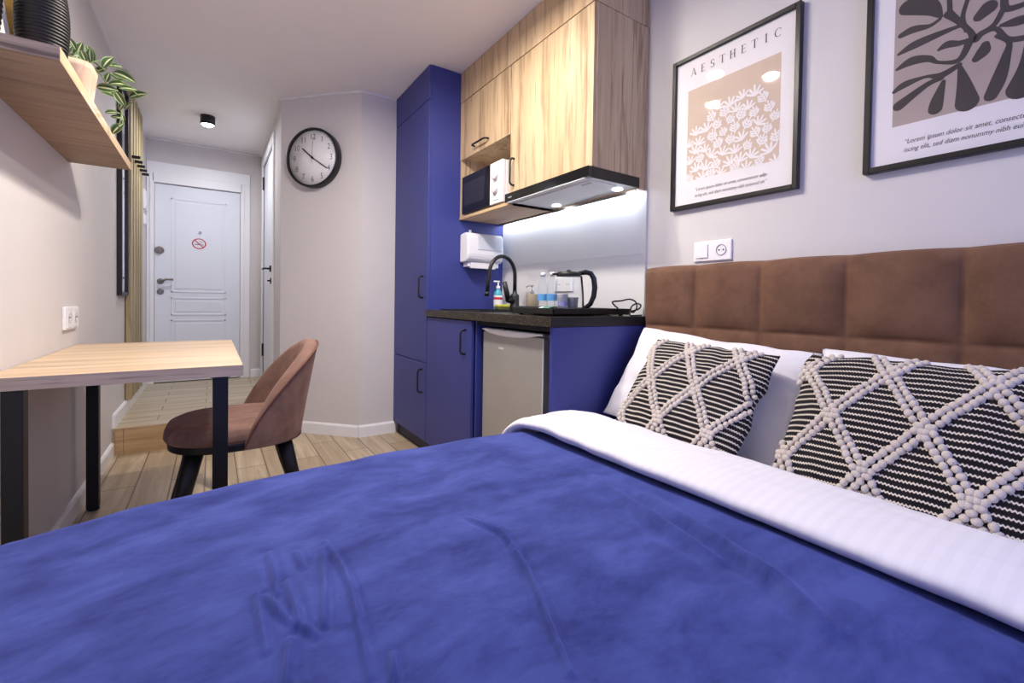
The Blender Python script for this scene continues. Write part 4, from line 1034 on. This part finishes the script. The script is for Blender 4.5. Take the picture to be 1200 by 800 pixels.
CRE = [[[0.057, 0.785], [0.058, 0.722], [0.059, 0.641]], [[0.068, 0.772], [0.082, 0.713], [0.095, 0.668]], [[0.099, 0.79], [0.102, 0.716], [0.102, 0.664], [0.118, 0.631]], [[0.169, 0.867], [0.145, 0.723], [0.129, 0.646]], [[0.176, 0.888], [0.183, 0.794], [0.179, 0.702], [0.169, 0.622], [0.158, 0.527]], [[0.086, 0.903], [0.084, 0.762]], [[0.087, 0.646], [0.072, 0.568]], [[0.19, 0.545], [0.177, 0.501]], [[0.124, 0.879], [0.129, 0.813]], [[0.439, 0.815], [0.466, 0.725], [0.458, 0.669]], [[0.455, 0.671], [0.44, 0.603], [0.397, 0.496], [0.36, 0.4]], [[0.845, 0.691], [0.789, 0.462], [0.751, 0.34], [0.705, 0.267]], [[0.817, 0.822], [0.748, 0.542], [0.737, 0.446]]]
def segd(px, py, a, b):
    vx, vy = b[0] - a[0], b[1] - a[1]; t_ = max(0, min(1, ((px - a[0]) * vx + (py - a[1]) * vy) / (vx * vx + vy * vy + 1e-12)))
    return math.hypot(px - a[0] - vx * t_, py - a[1] - vy * t_), t_
def crease(x, y):
    h = 0
    for i, c in enumerate(CRE):
        if not (min(p[0] for p in c) - .08 < x < max(p[0] for p in c) + .08 and min(p[1] for p in c) - .08 < y < max(p[1] for p in c) + .08): continue
        best = 9; tt = 0; n = len(c) - 1
        for k in range(n):
            d, q = segd(x, y, c[k], c[k + 1])
            if d < best: best, tt = d, (k + q) / n
        w, am = ((.018, .014) if i in (11, 12) else (.0052, .0105)); taper = math.sin(PI * (.12 + .76 * tt))
        h += am * taper * math.exp(-(best / w) ** 2) - am * .45 * taper * math.exp(-((best - w * 1.7) / w) ** 2)
    return h
def puff(x, y):
    return .014 * vnoise(x * 3.1 + 4, y * 3.1) + .009 * vnoise(x * 7 + 9, y * 7 + 2) + 0.0022 * vnoise(x * 22, y * 16) + .0022 * vnoise((x + y * .5) * 16, (y - x * .4) * 5)
m = mb(); NU, NV = 460, 500
ua, ub, va, vb = IX0 - .33, .985, IY0 - .30, IY1 + .30
def duvet(u, v):
    x = ua + (ub - ua) * u; y = va + (vb - va) * v
    h = puff(x, y) + crease(x, y)
    hang = max(0, y - IY1 - .1) + max(0, IY0 - .1 - y) + max(0, IX0 - .1 - x)
    h += .02 * math.sin(x * 21 + y * 17) * min(1, hang * 5)
    tuck = max(0, min(1, (x - .90) / .06)); h -= .012 * tuck
    return fold2d(x, y, h)[0]
m.grid(duvet, NU, NV)
tag(m.build('bedspread', 'velvet_blue'), 'rumpled blue velvet bedspread covering most of the bed', 'bedspread')
# white sheet folded back over the bedspread
m = mb()
prof = [(1.00, .004), (.945, .006), (.918, .012), (.905, .022), (.903, .033), (.912, .043), (.94, .050), (1.0, .056), (1.07, .060), (1.13, .056), (1.18, .040), (1.21, .018), (1.23, -.012), (1.32, -.02), (1.58, -.02)]
PL = [0]
for p, q in zip(prof, prof[1:]): PL.append(PL[-1] + math.hypot(q[0] - p[0], q[1] - p[1]))
def prof_at(s_):
    s_ *= PL[-1]
    for i in range(len(prof) - 1):
        if s_ <= PL[i + 1] or i == len(prof) - 2:
            k = (s_ - PL[i]) / (PL[i + 1] - PL[i]); return prof[i][0] + (prof[i + 1][0] - prof[i][0]) * k, prof[i][1] + (prof[i + 1][1] - prof[i][1]) * k
yv0, yv1 = IY0 - .28, IY1 + .22
def sheet(u, v):
    y = yv0 + (yv1 - yv0) * v; px, ph = prof_at(u)
    end = max(0, (y - (IY1 - .10)) / .2)                       # the fold flattens and swings outward at the bed edge
    px = px + .012 * vnoise(y * 5, 3.3) + .006 * vnoise(y * 13, 1) - (.05 * min(1, end) ** 2 if px < 1.0 else 0)
    ph = ph * (1 - .35 * min(1, end)) if ph > 0 else ph
    w = .010 * vnoise(px * 9, y * 6) + .004 * vnoise(px * 30 + y * 6, y * 9) + .0025 * vnoise(px * 60 + 30 * y, y * 14)
    w *= min(1, max(0, ph - .004) / .02)
    p = fold2d(px, y, ph + w)[0]
    if p.x > 1.05: p.y = min(p.y, 1.356 - .004 * min(1, (p.x - 1.05) / .05))
    return p
m.grid(sheet, 90, 260)
tag(m.build('folded_sheet', 'sheet_striped'), 'white cotton sheet folded back over the blue bedspread', 'sheet')

# ------------------------------------------------------------------ pillows and cushions
def pillow_geo(m, w, h, th, seed, pinch=.06, wr=.006, nu=90, nv=70, rag=.07):
    def side(sg):
        def fn(u, v):
            a, b = 2 * u - 1, 2 * v - 1
            pin = 1 - pinch * (a * a * b * b) * 0 - pinch * ((abs(a) ** 2) * (1 - abs(b) ** 2) + (abs(b) ** 2) * (1 - abs(a) ** 2)) * .55
            t_ = max(0, (1 - abs(a) ** 2.6)) ** .55 * max(0, (1 - abs(b) ** 2.6)) ** .55
            z = sg * th / 2 * t_ + wr * t_ * (vnoise(a * 3 + seed, b * 3 + sg) + .6 * vnoise(a * 8 + seed, b * 6))
            wa = 1 + rag * (vnoise(b * 2.6 + seed * 3, 7.7 + (a > 0)) * .8 + vnoise(b * 6 + seed, 2.1 + (a > 0)) * .4) * abs(a) ** 2
            wb = 1 + rag * (vnoise(a * 2.6 + seed * 5, 3.3 + (b > 0)) * .8 + vnoise(a * 6 + seed, 5.1 + (b > 0)) * .4) * abs(b) ** 2
            return Vector((a * w / 2 * pin * wa, b * h / 2 * pin * wb, z))
        return fn
    m.grid(side(1), nu, nv, uvfn=lambda u, v: (u * w, v * h)); m.grid(side(-1), nu, nv, uvfn=lambda u, v: (u * w, v * h))
    bmesh.ops.remove_doubles(m.bm, verts=m.bm.verts, dist=1e-5)
    return side(1)
def lean(cx, cy, cz, tilt, roll=0, yawz=0):
    """frame whose local x runs along the bed's width (towards the window side = picture right), local y up the pillow, local z out of its face"""
    ex = Vector((0, -1, 0)); ey = Vector((math.sin(tilt), 0, math.cos(tilt))); ez = ex.cross(ey)
    B = Matrix(((ex.x, ey.x, ez.x, 0), (ex.y, ey.y, ez.y, 0), (ex.z, ey.z, ez.z, 0), (0, 0, 0, 1)))
    return (Matrix.Rotation(yawz, 4, 'Z') @ B @ Matrix.Rotation(roll, 4, 'Z')).to_euler(), (cx, cy, cz)
def place(o, e, loc): o.rotation_euler = e; o.location = loc
for lb, c, rl, sd in (('plump white pillow behind the left knitted cushion', (1.448, .970, .660), -.07, 2), ('plump white pillow behind the right knitted cushion', (1.448, .262, .652), -.015, 5)):
    m = mb(); pillow_geo(m, .70, .41, .14, sd, .08, wr=.02)
    o = m.build('pillow', 'pillow_white', origin=(0, 0, 0)); place(o, *lean(*c, math.radians(30), rl)); tag(o, lb, 'pillow')
def cushion(lb, w, h, c, tilt, rl, seed, phase):
    e, loc = lean(*c, tilt, rl)
    t = thing('knitted_cushion', lb, 'cushion', loc, rot=tuple(e))
    m = mb(); fn = pillow_geo(m, w, h, .115, seed, .05, nu=120, nv=100, wr=.011, rag=.10)
    m.build('cover', 'woven', t)
    b = mb(); rn = random.Random(seed)
    P, Q = .178, .262                                # lattice period across and up
    def pt(x, y):
        return fn(min(1, max(0, x / w + .5)), min(1, max(0, y / h + .5)))
    ln = math.hypot(P, Q); step = .0152
    for fam in (1, -1):
        k = -6
        while k < 12:
            # line: x/P - fam*y/Q = k
            for off in (-.0088, .0088):
                s_ = -h / 2 - .02
                yy = -h / 2
                while yy <= h / 2:
                    x = P * (k + phase) + fam * yy * P / Q + off * 1.15
                    if abs(x) < w / 2 - .004 and abs(yy) < h / 2 - .003 and abs(x) / w + abs(yy) / h < .90:
                        p = pt(x, yy); d = Vector((fam * P, Q, 0)).normalized(); ang = math.atan2(d.y, d.x)
                        jit = rn.uniform(-.0012, .0012)
                        b.ball(p + Vector((jit, 0, .0025)), (.0094 * rn.uniform(.88, 1.12), .0082 * rn.uniform(.9, 1.1), .0066), 2, Matrix.Rotation(ang + fam * .5 + rn.uniform(-.3, .3), 4, 'Z'))
                    yy += step * Q / ln * 1.0
            k += 1
    b.build('bobble_trim', 'cream_yarn', t, fix=False)
cushion('black and cream knitted cushion nearer the kitchen, lying on the left pillow', .46, .375, (1.315, .905, .668), math.radians(36), math.radians(-1.5), 4, .30)
cushion('black and cream knitted cushion with larger diamonds, on the right pillow', .54, .395, (1.315, .325, .667), math.radians(36), 0, 8, .12)
